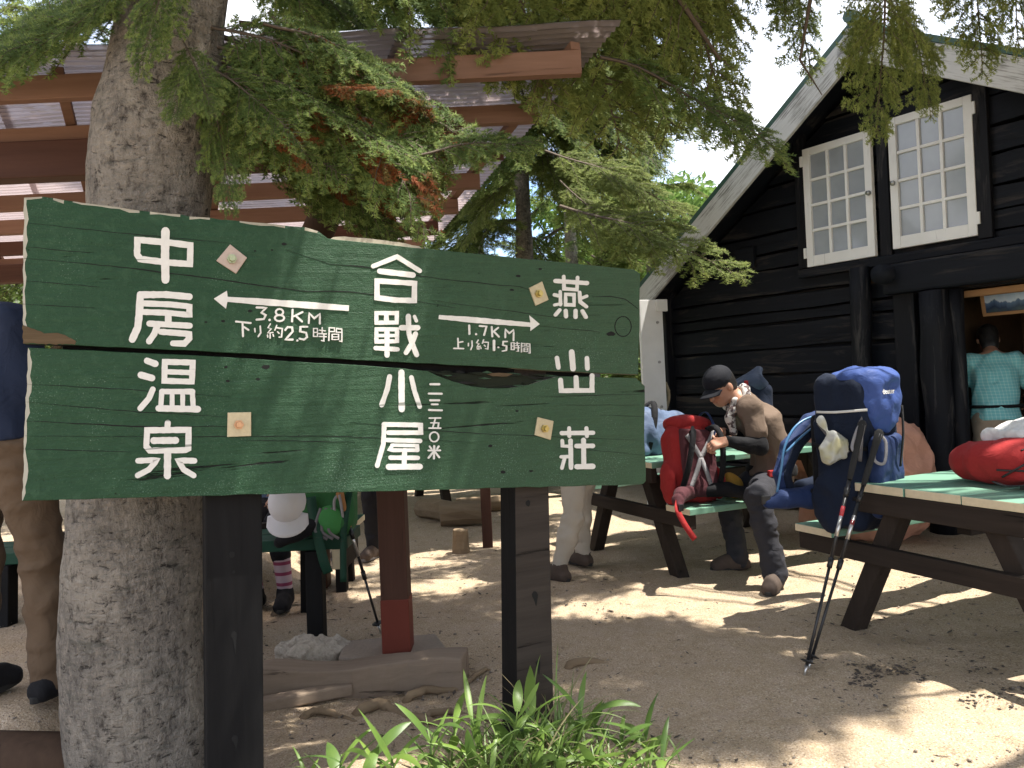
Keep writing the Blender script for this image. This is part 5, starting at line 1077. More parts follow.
strap('webbing', [W(-.17, -.02, .03), W(-.19, -.09, .02), W(-.13, -.15, .025), W(-.05, -.19, .03), W(.02, -.20, .012), W(.10, -.22, .01)], .02, M_plast, pk, o0, (0, 0, 1))
tw_ = soft('towel', [bx(W(.17, .05, .205), (.13, .14, .03), .028, A), el(W(.14, -.02, .21), (.10, .10, .03), A), el(W(.23, .06, .235), (.12, .12, .045), A), bx(W(.16, -.16, .185), (.10, .035, .018), .016, A)], M_wcloth, None, .008, .03, o0, wrinkle=[(-.014, (13, 13, 11), 71), (.006, (36, 36, 30), 73)])
tw_.location = o0; tag(tw_, 'crumpled white towel lying on the red backpack on the near table', 'towel')
# heap under a salmon tarpaulin against the hut
M_salm = m_fabric('salmon_tarpaulin', (.64, .33, .23), .6, 300, 9, .18, .9)
o0 = V(2.66, 6.02, 0); A = np.stack([HX, HY, V(0, 0, 1)])
tp = soft('tarp_heap', [bx(W(-.02, 0, .42), (.42, .25, .42), .12, A), el(W(.06, .0, .80), (.30, .22, .25), A), el(W(-.28, -.02, .55), (.25, .22, .35), A), el(W(.30, 0, .45), (.25, .25, .42), A)], M_salm, None, .016, .10, o0, wrinkle=[(-.045, (4, 4, 2.6), 81), (-.022, (9, 9, 6), 83), (.006, (26, 26, 18), 85)])
tp.location = o0; tag(tp, 'heap of goods under a salmon tarpaulin before the hut wall', 'tarp')
# things on the middle table
o0 = R2+TD*.42+TN*.12+V(0, 0, .742); A = np.stack([TD, TN, V(0, 0, 1)])
pk = thing('backpack', 'blue grey backpack in a rain cloth lying on the middle table', 'backpack', o0)
soft('bag', [el(W(-.16, 0, .15), (.22, .17, .22), A), el(W(.12, .0, .12), (.25, .17, .18), A), bx(W(0, 0, .08), (.3, .17, .08), .06, A)], M_bgrey, pk, .013, .07, o0, wrinkle=[(-.028, (7, 7, 6), 91), (.008, (24, 24, 18), 93)])
strap('strap', [W(-.20, -.17, .05), W(-.14, -.17, .24), W(-.08, -.08, .37), W(-.05, .1, .33)], .045, M_black_f, pk, o0, (0, -1, .4))
o0 = R2+TD*1.25+TN*.06+V(0, 0, .742); pk = thing('backpack', 'navy backpack standing on the middle table behind the seated man', 'backpack', o0)
soft('bag', [bx(W(0, 0, .24), (.15, .12, .24), .07, A), el(W(0, -.1, .2), (.11, .06, .15), A)], M_navyd, pk, .013, .05, o0, wrinkle=[(.010, (11, 11, 9), 95)])
soft('lid', [el(W(0, 0, .46), (.14, .12, .07), A), rc(W(.0, 0, .48), W(.09, 0, .575), .075, .030)], M_slate, pk, .012, .05, o0, wrinkle=[(.012, (13, 13, 11), 97)])
strap('strap', [W(-.13, -.11, .50), W(-.14, -.13, .3), W(-.12, -.12, .1)], .03, M_red, pk, o0, (0, -1, 0))
o0 = R2+TD*.47-TN*.63+V(0, 0, .489)
M_yel = m_fabric('yellow_stuff_sack', (.52, .28, .05))
pc = soft('stuff_sack', [el(o0+V(0, 0, .07), (.07, .06, .075)), el(o0+V(-.02, 0, .14), (.035, .03, .03))], M_yel, None, .008, .03, o0, wrinkle=[(.008, (22, 22, 16), 99)]); pc.location = o0; tag(pc, 'small yellow stuff sack on the bench between red pack and man', 'stuff sack')
# green pack and white cap at the bench under the shelter
o0 = V(-.985, 4.12, .548); A = np.stack([V(1, 0, 0), V(0, 1, 0), V(0, 0, 1)])
pk = thing('backpack', 'green backpack on the dark bench under the shelter', 'backpack', o0)
soft('bag', [bx(W(-.02, 0, .22), (.14, .11, .22), .06, A), el(W(.06, -.08, .10), (.07, .06, .10), A), el(W(-.05, -.02, .45), (.13, .11, .08), A)], M_pgreen, pk, .011, .03, o0, wrinkle=[(.008, (14, 14, 11), 103)])
soft('side_pocket', [el(W(.01, -.12, .09), (.08, .04, .08), A)], m_fabric('bright_green_cloth', (.06, .24, .07)), pk, .010, .02, o0)
strap('webbing', [W(.12, -.06, .30), W(.10, -.13, .14), W(.08, -.14, .0), W(.075, -.16, -.22)], .034, M_dgreen, pk, o0)
strap('webbing', [W(-.08, -.13, .22), W(-.06, -.15, .08), W(-.02, -.17, -.1), W(.0, -.16, -.17)], .05, M_dgreen, pk, o0)
for k in range(3): strap('webbing', [W(-.03+.03*k, -.14, .16), W(-.06+.035*k, -.155, .05), W(.0+.03*k, -.15, .0)], .014, M_grey, pk, o0)
soft('hip_belt', chain([W(-.06, -.10, .08), W(-.16, -.16, .05), W(-.24, -.17, .0)], [.05, .05, .03]), M_black_f, pk, .012, .02, o0)
# cap
M_wcap = m_fabric('white_cap_cloth', (.70, .70, .74), .8, 600, 10, .06, .25)
c0 = P(287, 502, 3.55); ax_f = norm((.10, -.62, -.80)); ax_u = norm(np.array((.12, -.78, .62))); ax_s = norm(np.cross(ax_f, ax_u)); ax_u = np.cross(ax_s, ax_f); AC = np.stack([ax_s, ax_f, ax_u])
hat = thing('cap', 'white peaked cap hanging on the green pack under the sign', 'cap', c0)
soft('crown', [el(c0, (.085, .10, .09), AC)], M_wcap, hat, .007, .02, c0, sub=[el(c0-ax_u*.03, (.075, .09, .09), AC)], wrinkle=[(.003, (18, 18, 18), 111)])
mb = MB(); rows = []
for i in range(7):
    for j in range(13):
        a = (j/12-.5)*2; f = i/6; l = .045+.125*f*math.sqrt(max(0, 1-.85*a*a)); xx = a*.088*(1+.04*f); rows.append(c0+ax_s*xx+ax_f*l*(1.0)+ax_u*(-.012-.030*a*a-.012*f))
fs = [(i*13+j, i*13+j+1, (i+1)*13+j+1, (i+1)*13+j) for i in range(6) for j in range(12)]
mb.add(rows, fs); o = mb.build('brim', M_wcap, hat, True, off=c0); so_ = o.modifiers.new('thick', 'SOLIDIFY'); so_.thickness = .004
# rock, logs, stump, stake
M_rock = m_plain('pale_granite', (.52, .46, .38), .95, .5, 70, .9, bd=.02)
def put_soft(name, o0, prims, m, label, cat, res, k, wr, **kw):
    o = soft(name, prims, m, None, res, k, o0, wrinkle=wr, **kw); o.location = o0; return tag(o, label, cat)
o0 = G(307, 677); o0 = V(o0[0], o0[1]+.09, 0)
put_soft('rock', o0, [bx(o0+V(-.01, 0, .06), (.15, .08, .065), .03), bx(o0+V(.06, -.01, .055), (.09, .07, .05), .025)], M_rock, 'pale rough granite block behind the edging timber', 'rock', .008, .03, [(.035, (10, 10, 10), 121), (.018, (26, 26, 26), 123), (.008, (60, 60, 60), 124)])
M_cut = m_wood('split_firewood', (.16, .11, .07), (.38, .29, .19), 0, .6, .9, bump=.8)
for (px, py, L_, r_, ang, lb_, z_) in ((437, 521, .55, .10, 2.3, 'thick cut log lying behind the red brown post', .09), (462, 527, .42, .11, .1, 'short cut log lying beside the stump', .10), (500, 512, .9, .08, .05, 'long grey log lying behind the sign post', .07)):
    p = G(px, py); d = V(math.cos(ang), math.sin(ang), 0)*L_/2; mb = MB(); mb.tube([p-d+V(0, .1, z_), p+V(0, .1, z_+.01), p+d+V(0, .1, z_)], [r_, r_*1.05, r_*.97], 9, lump=.18, rnd=rs); tag(mb.build('log', M_cut, None, bevel=.01), lb_, 'log')
p = G(461, 553); mb = MB(); mb.tube([p+V(0, 0, -.05), p+V(0, 0, .09), p+V(.005, 0, .185)], [.075, .062, .060], 14, lump=.08, rnd=rs); tag(mb.build('stump', M_cut, None, bevel=.006), 'small sawn stump standing in the sandy yard', 'stump')
p = G(488, 548); MBx = MB().bar(p-V(0, 0, .1), p+V(.0, 0, 1.0), .08, .07, (0, 1, 0)); tag(MBx.build('stake', M_brownz, None, bevel=.005), 'brown wooden stake behind the stump', 'stake')
# ------------------------------------------------------------------ people
def m_skin(name, c):
    t = NT(name); n1 = t.noise(t.coord(), 40, 4); n2 = t.noise(t.coord(), 6, 2)
    cc = t.mix(n2.outputs[0], c, (c[0]*.85, c[1]*.68, c[2]*.62)); cc = t.mix(t.math('MULTIPLY', n1.outputs[0], .3), cc, tuple(x*.75 for x in c))
    return t.set(Base_Color=cc, Roughness=.5, Subsurface_Weight=.12, Subsurface_Scale=.01, Normal=t.bump(n1.outputs[0], .15, .002))
M_skin = m_skin('skin', (.46, .26, .175)); M_hair = m_plain('black_hair', (.014, .012, .011), .5, .3, 140, .6); M_eye = m_plain('dark_eye', (.02, .014, .012), .2, .1, 50, 0)
M_lip = m_plain('lips', (.32, .13, .11), .5, .1, 60, .1); M_dkpant = m_fabric('dark_grey_trousers', (.035, .035, .042)); M_bkpant = m_fabric('black_trousers', (.014, .014, .018)); M_beige = m_fabric('beige_trousers', (.40, .32, .24)); M_khaki = m_fabric('brown_khaki_trousers', (.115, .078, .05)); M_pale = m_fabric('pale_trousers', (.46, .42, .36))
M_tee = m_fabric('grey_brown_tee', (.165, .118, .088), fold=9, fb=.7); M_navysh = m_fabric('navy_shirt', (.016, .024, .05)); M_boot = m_plain('brown_suede_boot', (.075, .052, .040), .85, .3, 60, .4); M_sole = m_plain('black_rubber_sole', (.018, .017, .016), .85, .2, 60, .3); M_bsleeve = m_fabric('black_arm_sleeve', (.011, .011, .013)); M_capb = m_fabric('black_cap_cloth', (.012, .013, .018), .8, 700, 8)
def m_check():
    t = NT('turquoise_check_shirt'); co = t.coord(); s = t.n('SeparateXYZ', {0: co})
    w1 = t.math('SINE', t.math('MULTIPLY', s.outputs[0], 260.0)); w2 = t.math('SINE', t.math('MULTIPLY', s.outputs[2], 260.0))
    f = t.math('MULTIPLY', t.math('ADD', t.ramp(w1, [(.6, 0.0), (.8, 1.0)]), t.ramp(w2, [(.6, 0.0), (.8, 1.0)])), .35); n2 = t.noise(co, 12, 3)
    return t.set(Base_Color=t.mix(f, (.20, .56, .58), (.55, .78, .76)), Roughness=.85, Normal=t.bump(n2.outputs[0], .5, .012))
def m_spots(name, a, b, sc, stripe=False):
    t = NT(name); co = t.coord()
    if stripe: s = t.n('SeparateXYZ', {0: co}); f = t.ramp(t.math('SINE', t.math('MULTIPLY', s.outputs[2], sc)), [(.45, 0.0), (.6, 1.0)])
    else: f = t.ramp(t.noise(co, sc, 2).outputs[0], [(.5, 0.0), (.56, 1.0)])
    return t.set(Base_Color=t.mix(f, a, b), Roughness=.9)
def hand_prims(w, d, nrm, side, curl=.5, s=1.0, spread=.1):
    w = np.asarray(w, float); d = norm(d); side = norm(np.asarray(side, float)-d*(np.asarray(side, float)@d)); nrm_ = np.asarray(nrm, float); nrm_ = norm(nrm_-d*(nrm_@d)-side*(nrm_@side))
    pr = [('K', .02), rc(w-d*.02*s, w+d*.02*s, .025*s, .026*s), bx(w+d*.055*s, (.038*s, .045*s, .015*s), .014*s, np.stack([side, d, nrm_])), ('K', .005)]
    for i, L in enumerate((.072, .080, .074, .058)):
        b = w+d*(.088-.004*abs(i-1.2))*s+side*(.029-.0195*i)*s; dr = norm(d+side*spread*(1.2-i)); a = 0; pts = [b-d*.012*s]
        q = b
        for k, fr in enumerate((.45, .32, .23)):
            a += curl*(.7 if k == 0 else 1.0)*(1+.08*i); dd = dr*math.cos(a)+nrm_*math.sin(a); pts.append(q); q = q+dd*L*fr*s
        pts.append(q); pr += chain(pts, [.0095*s, .0092*s, .0086*s, .0080*s, .0066*s])
    b = w+d*.025*s+side*.030*s; t1 = b+norm(d*.55+side*.75+nrm_*.35)*.040*s; t2 = t1+norm(d*.9+side*.25+nrm_*.45)*.030*s; pr += chain([b, t1, t2], [.014*s, .0105*s, .0085*s])
    return pr
def person(label, base, J, cl, s=1.0, res=.009, curl=.5, group=None):
    """J: joints in world space; cl: clothing; the body is one surface, clothes and hair are its children"""
    base = np.asarray(base, float); J = {k: np.asarray(v, float) for k, v in J.items()}
    t = thing('person', label, 'person', base, 0, group)
    hc, f, u = J['head'], norm(J['face']), J['hup']; u = norm(u-f*(u@f)); r = np.cross(f, u); AH = np.stack([r, f, u]); h = lambda a, b, c: hc+(r*a+f*b+u*c)*s
    lat = norm(J['shR']-J['shL']); sc = lambda x: x*s
    head = [el(h(0, -.012, .030), np.array((.076, .096, .090))*s, AH), el(h(0, .028, -.045), np.array((.058, .066, .070))*s, AH), el(h(0, .055, -.082), np.array((.030, .030, .026))*s, AH), ('K', .012), rc(h(0, .088, .008), h(0, .108, -.030), sc(.009), sc(.013)), rc(h(-.03, .078, .020), h(.03, .078, .020), sc(.012)), el(h(-.034, .066, -.030), np.array((.024, .022, .022))*s, AH), el(h(.034, .066, -.030), np.array((.024, .022, .022))*s, AH), rc(h(-.015, .086, -.060), h(.015, .086, -.060), sc(.009)), el(h(-.078, -.008, -.008), np.array((.012, .022, .033))*s, AH), el(h(.078, -.008, -.008), np.array((.012, .022, .033))*s, AH), ('K', sc(.03))]
    body = head+[rc(h(0, -.03, -.04), J['neck'], sc(.052), sc(.056)), rc(J['neck'], J['chest'], sc(.06), sc(.10))]
    for sg in (-1, 1):
        body += chain([J['chest']+lat*sg*.06*s, J['waist']+lat*sg*.05*s, J['pelvis']+lat*sg*.055*s], [sc(.095), sc(.088), sc(.095)])
    for S in 'LR':
        sh_, e, w_ = J['sh'+S], J['el'+S], J['wr'+S]
        body += [rc(J['neck'], sh_, sc(.05), sc(.05))]+chain([sh_, e], [sc(.050), sc(.038)])+chain([e, e+(w_-e)*.3, w_], [sc(.038), sc(.040), sc(.026)])
        hp, k_, a_ = J['hip'+S], J['kn'+S], J['an'+S]
        body += chain([hp, k_], [sc(.078), sc(.05)])+chain([k_, k_+(a_-k_)*.3, a_], [sc(.05), sc(.052), sc(.034)])
        td = norm(J['toe'+S]); body += chain([a_, a_+V(0, 0, -.045*s)+td*.02*s, a_+V(0, 0, -.055*s)+td*.15*s], [sc(.034), sc(.030), sc(.022)])
    for S in 'LR':
        if 'hd'+S in J: d = J['hd'+S]
        else: d = J['wr'+S]-J['el'+S]
        sg = 1 if S == 'R' else -1
        nrm_ = J.get('hn'+S, -lat*sg); side = J.get('hs'+S, norm(J.get('fwd', f)))
        body += hand_prims(J['wr'+S], d, nrm_, side, curl, s)
    bo = soft('body', body, cl.get('skin', M_skin), t, res, sc(.03), base)
    # face
    for sg in (-1, 1):
        mb = MB(); bm = bmesh.new(); bmesh.ops.create_uvsphere(bm, u_segments=10, v_segments=8, radius=sc(.0115)); c = h(.031*sg, .078, .004)-base
        mb.add([c+np.array(v.co) for v in bm.verts], [[v.index for v in fc_.verts] for fc_ in bm.faces]); bm.free(); mb.build('eye', M_eye, t, True)
    soft('lips', [rc(h(-.018, .092, -.058), h(.018, .092, -.058), sc(.005)), rc(h(-.014, .091, -.066), h(.014, .091, -.066), sc(.005))], M_lip, t, sc(.004), .004, base)
    # hair
    L = cl.get('hair', .0); hp_ = [el(h(0, -.020, .040), np.array((.084, .100, .092))*s, AH), el(h(0, -.05, -.01), np.array((.078, .07, .075))*s, AH)]
    if L: hp_ += [el(h(0, -.065, -.07), np.array((.070, .05, .09))*s, AH)]
    soft('hair', hp_, M_hair, t, sc(.008), sc(.02), base, sub=[el(h(0, .085, -.030), np.array((.085, .075, .085))*s, AH), el(h(.085, .01, -.03), np.array((.03, .035, .045))*s, AH), el(h(-.085, .01, -.03), np.array((.03, .035, .045))*s, AH)], wrinkle=[(.004, (40, 40, 18), 3)])
    # shirt
    sh = []
    for sg in (-1, 1): sh += chain([J['chest']+lat*sg*.062*s, J['waist']+lat*sg*.056*s, J['pelvis']+lat*sg*.065*s+(J['pelvis']-J['waist'])*.0], [sc(.116), sc(.112), sc(.118)])
    sh += [rc(J['neck']-norm(J['neck']-J['chest'])*.03*s, J['chest'], sc(.072), sc(.115))]
    sh += chain([J['waist'], J['pelvis']-(J['waist']-J['pelvis'])*.2], [sc(.118), sc(.128)])
    sl = cl.get('sleeve', .6)
    for S in 'LR':
        a, e = J['sh'+S], J['el'+S]; sh += [rc(J['neck']-norm(J['neck']-J['chest'])*.04*s, a, sc(.066), sc(.068))]
        if sl <= 1: sh += [rc(a, a+(e-a)*sl, sc(.063), sc(.064))]
        else: sh += [rc(a, e, sc(.070), sc(.056)), rc(e, e+(J['wr'+S]-e)*(sl-1), sc(.056), sc(.042))]
    up_ = norm(J['waist']-J['pelvis'])
    soft('shirt', sh, cl['top'], t, res*1.15, sc(.045), base, cuts=[(J['pelvis']+up_*cl.get('hem', -.02)*s, -up_)], wrinkle=[(-.015*s, (9, 9, 5), 7), (-.003*s, (20, 20, 13), 9)])
    # trousers
    tr_ = [rc(J['pelvis']-lat*.05*s, J['pelvis']+lat*.05*s, sc(.112))]
    for S in 'LR':
        hp, k_, a_ = J['hip'+S], J['kn'+S], J['an'+S]; e = a_+(k_-a_)*cl.get('crop', -.05)
        tr_ += chain([hp, k_], [sc(.100), sc(.073)])+chain([k_, k_+(e-k_)*.35, e], [sc(.073), sc(.069), sc(cl.get('cuff', .056))])
    tr_ += [rc(J['pelvis'], J['pelvis']+up_*.10*s, sc(.115), sc(.11))]
    soft('trousers', tr_, cl['legs'], t, res*1.15, sc(.03), base, cuts=[(J['pelvis']+up_*.13*s, up_)], wrinkle=[(-.012*s, (9, 9, 13), 17), (.004*s, (24, 24, 34), 19)])
    for S in 'LR':
        a_, td = J['an'+S], norm(J['toe'+S]); td = norm(V(td[0], td[1], 0)); zf = a_[2]-.095*s; sd = V(-td[1], td[0], 0); AF = np.stack([sd, td, V(0, 0, 1)])
        c = V(a_[0], a_[1], zf)
        so_ = soft('shoe', [bx(c+td*.055*s+V(0, 0, .034*s), (.046*s, .135*s, .036*s), .032*s, AF), el(c+td*.06*s+V(0, 0, .06*s), np.array((.042, .10, .045))*s, AF), rc(c+V(0, 0, .06*s), c+V(0, 0, (.128 if cl.get('boot') else .095)*s), sc(.050), sc(.052))], cl['shoe'], t, sc(.007), sc(.03), base, wrinkle=[(.002, (40, 40, 40), 27)])
        MB().prism([(.050*math.cos(q)*(1 if math.sin(q) > 0 else .85), .145*math.sin(q)+.055) for q in np.linspace(0, 2*math.pi, 23)[:-1]], lambda a, b: (c+sd*a*s+td*b*s+V(0, 0, .002)-base), lambda a, b: (c+sd*a*s+td*b*s+V(0, 0, .026*s)-base)).build('sole', cl.get('sole', M_sole), so_, bevel=.004)
        if cl.get('boot'): strap('boot_lace', [c+td*.05*s+sd*.02*s+V(0, 0, .115*s), c+td*.09*s-sd*.018*s+V(0, 0, .098*s), c+td*.11*s+sd*.016*s+V(0, 0, .085*s)], .006, cl['sole2'] if 'sole2' in cl else M_black_f, so_, base, (0, 0, 1))
    return t, AH, h, AH
def cap_on(t, h, s, base, AH, m):
    cr = soft('cap', [el(h(0, -.010, .052), np.array((.090, .108, .088))*s, AH), ('K', .01), rc(h(0, -.01, .137), h(0, -.01, .142), .008)], m, t, .006, .02, base, cuts=[(h(0, 0, .028), -AH[2])])
    mb = MB(); rows = []
    for i in range(7):
        for j in range(13):
            a = (j/12-.5)*2; ff = i/6; rows.append(h(a*.080*(1-.05*ff), .055+.045*(1-a*a)+(.080*ff*math.sqrt(max(0, 1-.75*a*a))), .040-.026*a*a-.018*ff)-base)
    mb.add(rows, [(i*13+j, i*13+j+1, (i+1)*13+j+1, (i+1)*13+j) for i in range(6) for j in range(12)]); o = mb.build('cap_brim', m, cr, True); z = o.modifiers.new('thick', 'SOLIDIFY'); z.thickness = .005
# the man astride the bench of the middle table, bent over the red pack
FD = -TD
hd = P(720, 387, 5.0)
J = dict(pelvis=(1.66, 5.08, .575), waist=(1.70, 5.10, .76), chest=(1.625, 5.075, .965), neck=(1.475, 5.03, 1.125), head=hd, face=norm(FD*.80+V(0, -.10, -.50)), hup=(-.45, -.22, .85), fwd=FD,
         shL=P(750, 408, 4.86), elL=P(760, 447, 4.80), wrL=P(727, 441, 4.78), shR=P(737, 400, 5.20), elR=P(741, 440, 5.28), wrR=P(722, 433, 5.0),
         hdL=(-.95, -.05, -.22), hnL=(-.1, .45, -.8), hsL=(-.1, .8, .5), hdR=(-.8, -.5, -.35), hnR=(0, -.5, -.8), hsR=(-.3, -.6, .6),
         hipL=(1.60, 4.98, .56), knL=P(758, 497, 4.66), anL=(1.515, 4.62, .10), toeL=(-.45, -.75, 0), hipR=(1.58, 5.15, .56), knR=P(728, 500, 5.28), anR=(1.44, 5.12, .10), toeR=(-.97, -.18, 0))
base = V(1.62, 5.06, 0)
man, AH, h, _ = person('man in grey brown shirt and black cap sitting bent over the red pack', base, J, dict(top=M_tee, legs=M_dkpant, shoe=M_boot, sole=M_sole, boot=1, sleeve=.62, hem=.02, cuff=.070), 1.0, .0065, .75)
cap_on(man, h, 1.0, base, AH, M_capb)
for S in 'LR':
    e, w_, s_ = [np.asarray(J[k+S], float) for k in ('el', 'wr', 'sh')]
    soft('arm_sleeve', chain([s_+(e-s_)*.45, e, e+(w_-e)*.3, w_-(w_-e)*.04], [.052, .050, .050, .036]), M_bsleeve, man, .008, .02, base, wrinkle=[(.004, (20, 20, 20), 5)])
nk = J['neck']; nk = np.asarray(nk); nd = norm(np.asarray(hd)-nk); na_ = norm(np.cross(nd, TN)); ring = [nk+nd*.018+(TN*math.cos(q)*.078+na_*math.sin(q)*.080)+nd*.012*math.sin(2*q) for q in np.linspace(0, 2*math.pi, 15)]
soft('neck_towel', chain(ring, [.024]*15)+chain([nk+TN*-.06+nd*.0-V(.07, 0, 0), nk-TN*.05+V(-.10, 0, -.11), nk-TN*.06+V(-.09, 0, -.2)], [.028, .03, .026]), m_spots('spotted_towel_cloth', (.62, .60, .57), (.10, .07, .07), 26), man, .008, .02, base, wrinkle=[(.006, (26, 26, 26), 5)])
soft('waist_belt', [rc(np.asarray(J['waist'])+(np.asarray(J['pelvis'])-np.asarray(J['waist']))*.55-TN*.05, np.asarray(J['waist'])+(np.asarray(J['pelvis'])-np.asarray(J['waist']))*.55+TN*.05, .130)], M_black_f, man, .009, .02, base, cuts=[(V(0, 0, .69), (0, 0, 1)), (V(0, 0, .625), (0, 0, -1))])
mb = MB(); wb = V(1.64, 4.905, .655); mb.box(wb, (.055, .012, .022), (TD, TN, V(0, 0, 1))); mb.build('belt_pouch', M_red, man, off=base, bevel=.006)
# woman in the hut doorway seen from behind
def standing(x, y, z, face, H, lean=.04, arms=((.0, .05, .0), (.0, .05, .0)), stride=(.0, .0), bow=.1):
    s = H/1.72; f = norm(V(face[0], face[1], 0)); r = V(f[1], -f[0], 0); o = V(x, y, z); q = lambda a, b, c: o+(r*a+f*b)*s+V(0, 0, c*s)
    J = dict(pelvis=q(0, 0, .93), waist=q(0, lean*.5, 1.10), chest=q(0, lean, 1.28), neck=q(0, lean*1.4, 1.44), head=q(0, lean*1.6+bow*.5, 1.585), face=f+V(0, 0, -bow*2), hup=V(0, 0, 1)+f*bow*2, fwd=f)
    for S, sg, st, ar in (('L', -1, stride[0], arms[0]), ('R', 1, stride[1], arms[1])):
        J['sh'+S] = q(.175*sg, lean*1.2, 1.395); J['el'+S] = q(.235*sg+ar[0]*sg, lean+ar[1]-.03, 1.13); J['wr'+S] = q(.235*sg+ar[0]*sg, lean+ar[1]+.03+ar[2], .90+ar[2]*.9)
        J['hip'+S] = q(.085*sg, 0, .90); J['kn'+S] = q(.095*sg, st*.55+.02, .50); J['an'+S] = q(.10*sg, st, .095); J['toe'+S] = f
    return J, s
J, s = standing(3.73, 5.97, .0, (.45, 1), 1.60, .10, ((.05, .12, .16), (.05, .12, .16)), bow=.28)
wb = V(3.73, 5.97, 0)
wm, AH, h, _ = person('woman in turquoise checked shirt and beige trousers standing in the hut doorway', wb, J, dict(top=m_check(), legs=M_beige, shoe=M_boot, sleeve=.7, hem=-.05, hair=1), s, .010, .4)
pw = (J['pelvis']*.45+J['waist']*.55); lt = norm(J['shR']-J['shL'])
soft('waist_strap', [rc(pw-lt*.056, pw+lt*.056, .131)], M_black_f, wm, .008, .02, wb, cuts=[(pw+V(0, 0, .012), (0, 0, 1)), (pw-V(0, 0, .012), (0, 0, -1))])
for S in 'LR': soft('arm_sleeve', chain([J['sh'+S]+(J['el'+S]-J['sh'+S])*.7, J['el'+S], J['wr'+S]], [.046, .042, .032]), M_navyd, wm, .008, .02, wb)
# man at the left edge behind the trunk
J, s = standing(-1.93, 2.88, .205, (.25, 1), 1.80, .03, bow=.1, stride=(.0, .05))
for k in ('anL', 'knL', 'hipL'): J[k] = J[k]+V(-.05 if k == 'anL' else -.03, 0, 0)
for k in ('anR', 'knR'): J[k] = J[k]+V(.02, 0.02, 0)
for k, m_ in (('head', -.22), ('neck', -.16), ('shL', -.13), ('shR', -.10), ('chest', -.08), ('elL', -.12), ('elR', -.08), ('waist', -.03)): J[k] = J[k]+V(m_, 0, -.05 if k != 'waist' else 0)
person('man in navy shirt and brown trousers standing at the left beside the big trunk', (-1.93, 2.88, .2), J, dict(top=M_navysh, legs=M_khaki, shoe=M_bsleeve, sleeve=.9, hem=-.02, cuff=.064), s, .011, .4)
# walker behind the right part of the sign
J, s = standing(.56, 5.2, 0, (-.55, .65), 1.66, .06, bow=.1)
J['hipL'] = P(574, 478, 5.15)+V(0, 0, .22); J['knL'] = P(573, 517, 5.12); J['anL'] = P(560, 567, 5.10); J['hipR'] = P(592, 478, 5.25)+V(0, 0, .22); J['knR'] = P(581, 503, 5.42)+V(0, 0, .02); J['anR'] = V(.44, 5.42, .10)
mv = .5*(J['hipL']+J['hipR'])-J['pelvis']+V(0, 0, .03)
for k in ('pelvis', 'waist', 'chest', 'neck', 'head', 'shL', 'shR', 'elL', 'elR', 'wrL', 'wrR'): J[k] = J[k]+mv
person('walker in pale trousers stepping behind the right end of the sign', (.45, 5.2, 0), J, dict(top=M_grey, legs=M_pale, shoe=M_boot, sleeve=1.6, cuff=.05), s, .011, .4)
# hiker farther back behind the sign
J, s = standing(-1.14, 6.02, 0, (-.3, -.9), 1.66, .02, bow=.05); J['anL'] = V(-1.13, 6.0, .10); J['knL'] = V(-1.13, 5.99, .49); J['anR'] = V(-1.38, 6.1, .10); J['knR'] = V(-1.33, 6.06, .49)
person('hiker in dark trousers and brown boots standing behind the red brown post', (-1.14, 6.02, 0), J, dict(top=M_maroon, legs=M_bkpant, shoe=M_boot, sole=M_grey, boot=1, sleeve=1.8, cuff=.058), s, .011, .4)
# seated hiker with striped socks
o = V(-1.56, 5.05, 0)
J = dict(pelvis=o+V(0, .1, .56), waist=o+V(0, .1, .75), chest=o+V(0, .06, .95), neck=o+V(0, .02, 1.10), head=o+V(0, -.02, 1.24), face=(0.1, -1, -.15), hup=(0, -.1, 1), fwd=(0, -1, 0))
for S, sg in (('R', -1), ('L', 1)):
    J['sh'+S] = o+V(.17*sg, .04, 1.06); J['el'+S] = o+V(.22*sg, -.06, .82); J['wr'+S] = o+V(.12*sg, -.28, .70); J['hip'+S] = o+V(.085*sg, .05, .54); J['kn'+S] = o+V(.10*sg, -.36, .53); J['an'+S] = o+V(.09*sg+.02, -.31, .10); J['toe'+S] = (0.1*sg, -1, 0); J['hs'+S] = (-sg, -.3, .3); J['hn'+S] = (0, -.2, -1)
sk = m_spots('pink_striped_sock', (.55, .42, .46), (.30, .05, .11), 95, True)
pp, _, _, _ = person('seated hiker with pink striped socks behind the bench and white cap', o, J, dict(top=M_bgrey, legs=M_bkpant, shoe=M_bsleeve, sleeve=1.7, cuff=.062, crop=.52), .97, .011, .5)
for S in 'LR': soft('sock', chain([J['an'+S]+V(0, 0, .02), J['an'+S]+(J['kn'+S]-J['an'+S])*.5], [.046, .054]), sk, pp, .008, .02, o)
for c in children_of(pp):
    if c.name.startswith('trousers'): pass
st = thing('bench', 'low dark bench under the seated hiker behind the sign', 'bench', (-1.56, 5.2, 0))
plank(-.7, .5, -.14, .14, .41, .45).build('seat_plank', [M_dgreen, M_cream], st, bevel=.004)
for xx in (-.55, .38):
    for yy in (-.08, .08): MB().bar((xx, yy, .41), (xx, yy*1.4, -.03), .07, .07, (0, 1, 0)).build('leg', M_pdark, st, bevel=.004)
